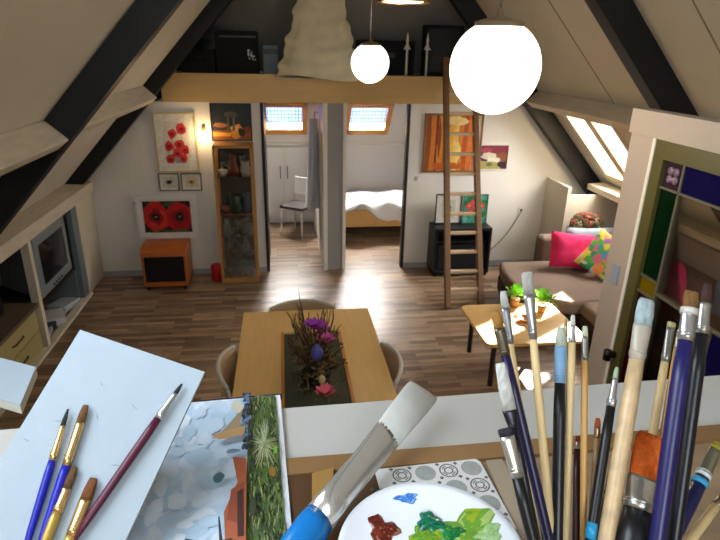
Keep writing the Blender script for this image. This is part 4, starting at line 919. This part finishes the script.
# ------------------------------------------------------------------ brushes
BM = {}
def bmat(c, r=.35, k=''):
    key = 'lacquer_%d_%d_%d' % c
    return mat(key + k, c, r, var=.05, scale=40)
def brush(tip, end, bl, fl, wb, wh, colb, colf, colh, label, flat=.35, hend=.45, neck=None, up=None, group=None, band=None, tipw=None, metal=True, name='paint_brush', dots=None, category='brush'):
    """tip -> end axis; bl bristle length, fl ferrule length, wb bristle half width, wh handle radius"""
    tip, end = V(tip), V(end); d = (end - tip).normalized(); L = (end - tip).length
    t = thing(name, end, label, category, group)
    if up is None: up = V(R0)
    tw_ = wb * .75 if tipw is None else tipw
    MB().tube([tip, tip + d * bl * .12, tip + d * bl * .5, tip + d * bl * 1.02], [tw_ * .8, tw_, (tw_ + wb) / 2 * 1.05, wb * .96], 14, [flat * .35, flat * .6, flat, flat], up=up).build('bristles', mat('bristle_%d_%d_%d' % colb, colb, .8, var=.12, scale=200, stretch=(1, 1, .1), bump=.3), t)
    p = tip + d * bl; fm = colf if not isinstance(colf, tuple) else mat('ferrule_%d_%d_%d' % colf, colf, .3, metal=.85 if metal else .0, var=.08, scale=80)
    MB().tube([p, p + d * fl * .1, p + d * fl * .6, p + d * fl * .82, p + d * fl], [wb, wb * 1.0, (wb + wh) / 2, wh * 1.06, wh * 1.03], 16, [flat, flat, (flat + 1) / 2, 1, 1], up=up).build('ferrule', fm, t)
    rr = MB()
    for k in (.78, .86): rr.tube([p + d * (fl * k - .0006), p + d * (fl * k + .0006)], wh * 1.16, 14, up=up)
    rr.build('crimp_rings', fm, t)
    s = p + d * fl; hl = (end - s).length
    MB().tube([s, s + d * hl * .12, s + d * hl * .3, s + d * hl * .7, end], [wh, wh * 1.12, wh * 1.1, wh * (.9 + .1 * hend), wh * hend], 14, up=up).build('handle', bmat(colh) if isinstance(colh, tuple) else colh, t)
    for pos, ln, cc in (band or []):
        bb_ = s + d * pos; MB().tube([bb_, bb_ + d * ln], wh * 1.16, 14, up=up).build('paint_band', bmat(cc), t)
    return t
# brushes on the pad: pixels -> points on the pad plane
def onpad(px_, py_, h=.005):
    d = R0 * (px_ - 360) - R1 * (py_ - 270) + R2 * F; tt = ((TL + N_ * h) - EYE).dot(N_) / d.dot(N_); return EYE + d * tt
GP = 'brushes lying on the watercolour pad'
def padbrush(tp, en, ext, bl, fl, wb, wh, cb, cf, chn, label, flat, **k):
    a = onpad(*tp, h=.0055 if wb < .006 else .006); b = onpad(*en, h=.0055 if wb < .006 else .006); d = (b - a).normalized(); b = a + d * ((b - a).length * ext)
    return brush(a, b, bl, fl, wb, wh, cb, cf, chn, label, flat, up=U, group=GP, **k)
padbrush((68, 409), (28, 540), 1.18, .016, .032, .0026, .0033, (44, 44, 40), GOLD, (26, 34, 160), 'thin round brush with dark bristles and blue handle, leftmost on the pad', .9, tipw=.0012)
padbrush((86, 405), (42, 540), 1.16, .017, .04, .0042, .0038, (104, 70, 34), GOLD, (28, 34, 168), 'brown-haired brush with golden ferrule and blue handle on the pad', .8)
padbrush((75, 467), (44, 545), 1.5, .019, .02, .0042, .0042, (92, 66, 36), GOLD, mat('gold_lacquer', (190, 160, 80), .3, metal=.4), 'short brown-haired brush with a gold handle, second from the blue ones', .8)
padbrush((94, 478), (68, 545), 1.5, .019, .03, .0056, .0048, (112, 64, 26), GOLD, mat('gold_lacquer', (190, 160, 80), .3, metal=.4), 'filbert brush with reddish-brown hair and gold ferrule at the bottom of the pad', .7)
padbrush((182, 384), (70, 545), 1.06, .011, .028, .0026, .0037, (38, 36, 44), SILVER, (84, 22, 50), 'slim dark-tipped brush with a silver ferrule and long maroon handle', .85, tipw=.0012, hend=.7)
# big flat brush with blue handle
tA = at(424, 390, 'z', ZT + .05); tE = at(318, 520, 'z', ZT + .03)
d = (tE - tA).normalized(); tE2 = tA + d * ((tE - tA).length + .09)
tt = thing('wide_paint_brush', tE2, 'big flat brush with pale grey bristles, long chrome ferrule and bright blue handle', 'brush')
upb = d.cross(V(R2)).normalized(); SLANT = .5 * (1 if upb.dot(V(R0)) > 0 else -1)
L0 = (tE - tA).length
wbm = MB().tube([tA, tA + d * .006, tA + d * .02, tA + d * L0 * .41], [.021, .0222, .0222, .0185], 20, [.12, .2, .25, .3], up=upb)
for i in range(60):
    v_ = wbm.v[i]; wbm.v[i] = v_ - d * ((v_ - tA).dot(upb) * SLANT * (1, 1, .6)[i // 20])
wbm.build('bristles', mat('pale_grey_bristle', (188, 188, 184), .5, var=.06, scale=60, bump=.05), tt)
MB().tube([tA + d * L0 * .4, tA + d * L0 * .43, tA + d * L0 * .62, tA + d * L0 * .85, tA + d * L0 * .99], [.0185, .0185, .0165, .0165, .0165], 24, [.3, .3, .38, .6, .75], up=upb).build('ferrule', mat('chrome_ferrule', (214, 212, 208), .2, metal=.75, var=.05), tt)
MB().tube([tA + d * (L0 * .99), tA + d * (L0 + .01), tE2], [.0165, .0172, .012], 24, [.75, .75, .9], up=upb).build('handle', mat('bright_blue_lacquer', (20, 118, 196), .25), tt)

# brush jar (below the frame) and the brushes in it
JX, JY = .232, .262
t = thing('brush_jar', (JX, JY, ZT), 'glass jar holding the upright brushes on the desk', 'jar')
MB().lathe([(.001, 0), (.062, 0), (.064, .004), (.064, .06), (.066, .062), (.0625, .064), (.061, .06), (.061, .006), (.001, .005)], (JX, JY, ZT), 32).build('glass', mat('jar_ceramic', (120, 128, 136), .3), t)
def jarbrush(tip, xb, yt, yb, *a, **k):
    """tip pixel at depth yt; shaft passes pixel (xb,540); foot inside the jar at depth yb"""
    P = at(tip[0], tip[1], 'y', yt); zb_ = ZT + .006
    r1_ = P - EYE; r2_ = R0 * (xb - 360) - R1 * (270) + R2 * F; nn_ = r1_.cross(r2_)
    # nn . ((x, yb, zb) - EYE) = 0
    x = -(nn_.y * (yb - EYE.y) + nn_.z * (zb_ - EYE.z)) / nn_.x + EYE.x
    E_ = V((x, yb, zb_))
    o = math.hypot(x - JX, yb - JY)
    if o > .056: print('JAR?', tip, round(x, 3), yb, round(o, 3))
    return brush(P, E_, *a, **k)
GJ = 'upright brushes in the jar'
W1 = WOODB
J = jarbrush
J((527, 272), 552, .40, .27, .018, .036, .0045, .0031, (168, 164, 158), (168, 166, 166), W1, 'flat brush with grey-white bristles and pale wood handle, tallest left of the jar', .35, tipw=.0047, metal=True)
J((503, 291), 539, .41, .25, .014, .03, .0036, .0026, (176, 176, 170), (156, 158, 162), W1, 'grey-bristled brush with pale wood handle, just left of the tallest one', .4)
J((495, 311), 549, .39, .24, .014, .022, .0045, .0038, (150, 108, 48), (110, 100, 84), (26, 20, 60), 'brush with amber bristles and dark navy handle above the coffee table', .5)
J((500, 363), 536, .36, .23, .036, .014, .0056, .0034, (196, 196, 192), (60, 56, 64), (24, 22, 30), 'brush with long white bristles at the far left of the jar', .35)
J((505, 428), 533, .33, .22, .006, .03, .0056, .0042, (40, 30, 44), SILVER, (16, 16, 20), 'short flat brush with dark tip, silver ferrule and black handle, lowest on the left', .5, tipw=.0058)
J((524, 470), 542, .34, .235, .008, .012, .0024, .003, (60, 60, 40), (90, 90, 70), (36, 34, 26), 'thin dark brush with paint-spattered handle behind the black one', .8, band=[(.0, .006, (150, 150, 70))])
J((561, 327), 557, .40, .25, .017, .03, .0050, .0043, (182, 190, 176), (120, 160, 196), (20, 20, 24), 'round brush with pale green-grey bristles, blue-spattered ferrule and black handle', .8, tipw=.0034, metal=False)
J((573, 315), 565, .40, .27, .009, .014, .0022, .0029, (206, 206, 196), (190, 192, 196), W1, 'slim brush with white tip and pale wood handle, middle of the jar', .7, hend=.9)
J((566, 319), 560, .42, .29, .006, .01, .0016, .0018, (170, 150, 110), (190, 170, 130), W1, 'thinnest pale wood brush behind the slim white-tipped one', .8)
J((585, 326), 583, .40, .26, .009, .02, .0028, .0025, (196, 200, 176), (150, 150, 148), mat('amber_brush_wood', (196, 150, 84), .4, var=.06), 'brush with cream tip, grey ferrule and amber wood handle', .6)
J((578, 436), 576, .37, .24, .005, .006, .0022, .003, (120, 40, 20), (170, 160, 150), (50, 18, 22), 'low brush with a dark maroon handle between the two wooden ones', .8)
J((598, 418), 590, .36, .27, .008, .008, .0026, .0021, (150, 66, 28), (150, 120, 90), (150, 120, 84), 'small brush with rust-coloured bristles right of the amber handle', .8)
J((617, 367), 590, .38, .23, .01, .024, .0024, .0036, (160, 184, 150), (196, 200, 206), (18, 20, 22), 'round brush with pale green tip, white ferrule and black handle with a cyan ring', .8, tipw=.0014, band=[(.092, .012, (40, 150, 200))])
J((647, 299), 606, .40, .23, .024, .03, .0076, .0058, (160, 176, 180), (176, 166, 150), mat('spattered_wood', (208, 178, 136), .35, var=.14, scale=90), 'thick brush with pale blue paint-caked bristles and stained wooden handle', .6, tipw=.0070, metal=False)
J((672, 322), 634, .43, .27, .006, .034, .0040, .0034, (170, 156, 110), (160, 160, 156), W1, 'brush with cut beige tip and grey ferrule behind the thick stained one', .5, tipw=.004)
J((692, 291), 657, .37, .22, .014, .026, .0058, .0056, (120, 84, 44), (186, 184, 186), (30, 26, 84), 'large brush with brown hair, silver ferrule and thick navy handle', .6, tipw=.0060, band=[(-.026, .005, (196, 192, 184))])
J((708, 284), 674, .39, .25, .016, .026, .0048, .0052, (60, 36, 28), (176, 174, 170), (18, 18, 26), 'brush with dark brown hair, silver ferrule and black handle, tallest on the right', .6)
J((679, 330), 646, .42, .285, .006, .012, .002, .0022, (150, 130, 90), (150, 140, 110), mat('amber_brush_wood', (196, 150, 84), .4, var=.06), 'thin wood-handled brush half hidden behind the navy one', .8)
# orange flat brush
J((651, 434), 632, .345, .20, .036, .026, .0118, .0105, (214, 96, 20), SILVER, (22, 22, 26), 'wide flat brush with bright orange bristles and silver ferrule', .3, tipw=.0112, hend=.5)
# leaning brush at the right edge
J((719, 443), 671, .36, .225, .008, .03, .0052, .0056, (150, 140, 40), (150, 148, 130), (24, 26, 74), 'leaning brush at the right edge with olive bristles, white and cyan dotted ferrule', .7, band=[(-.006, .005, (214, 222, 230)), (.002, .005, (60, 160, 210))])
J((728, 490), 690, .34, .24, .01, .01, .003, .0038, (120, 100, 70), (150, 140, 120), W1, 'pale wood-handled brush leaning at the lower right edge', .7)
J((640, 480), 622, .38, .26, .01, .02, .003, .005, (30, 24, 30), (60, 60, 60), (18, 18, 22), 'black brush deep in the jar behind the orange one', .8)
J((612, 470), 600, .37, .285, .01, .012, .003, .0036, (60, 30, 24), (90, 80, 70), (40, 26, 30), 'dark brush deep in the jar behind the thick stained handle', .8)
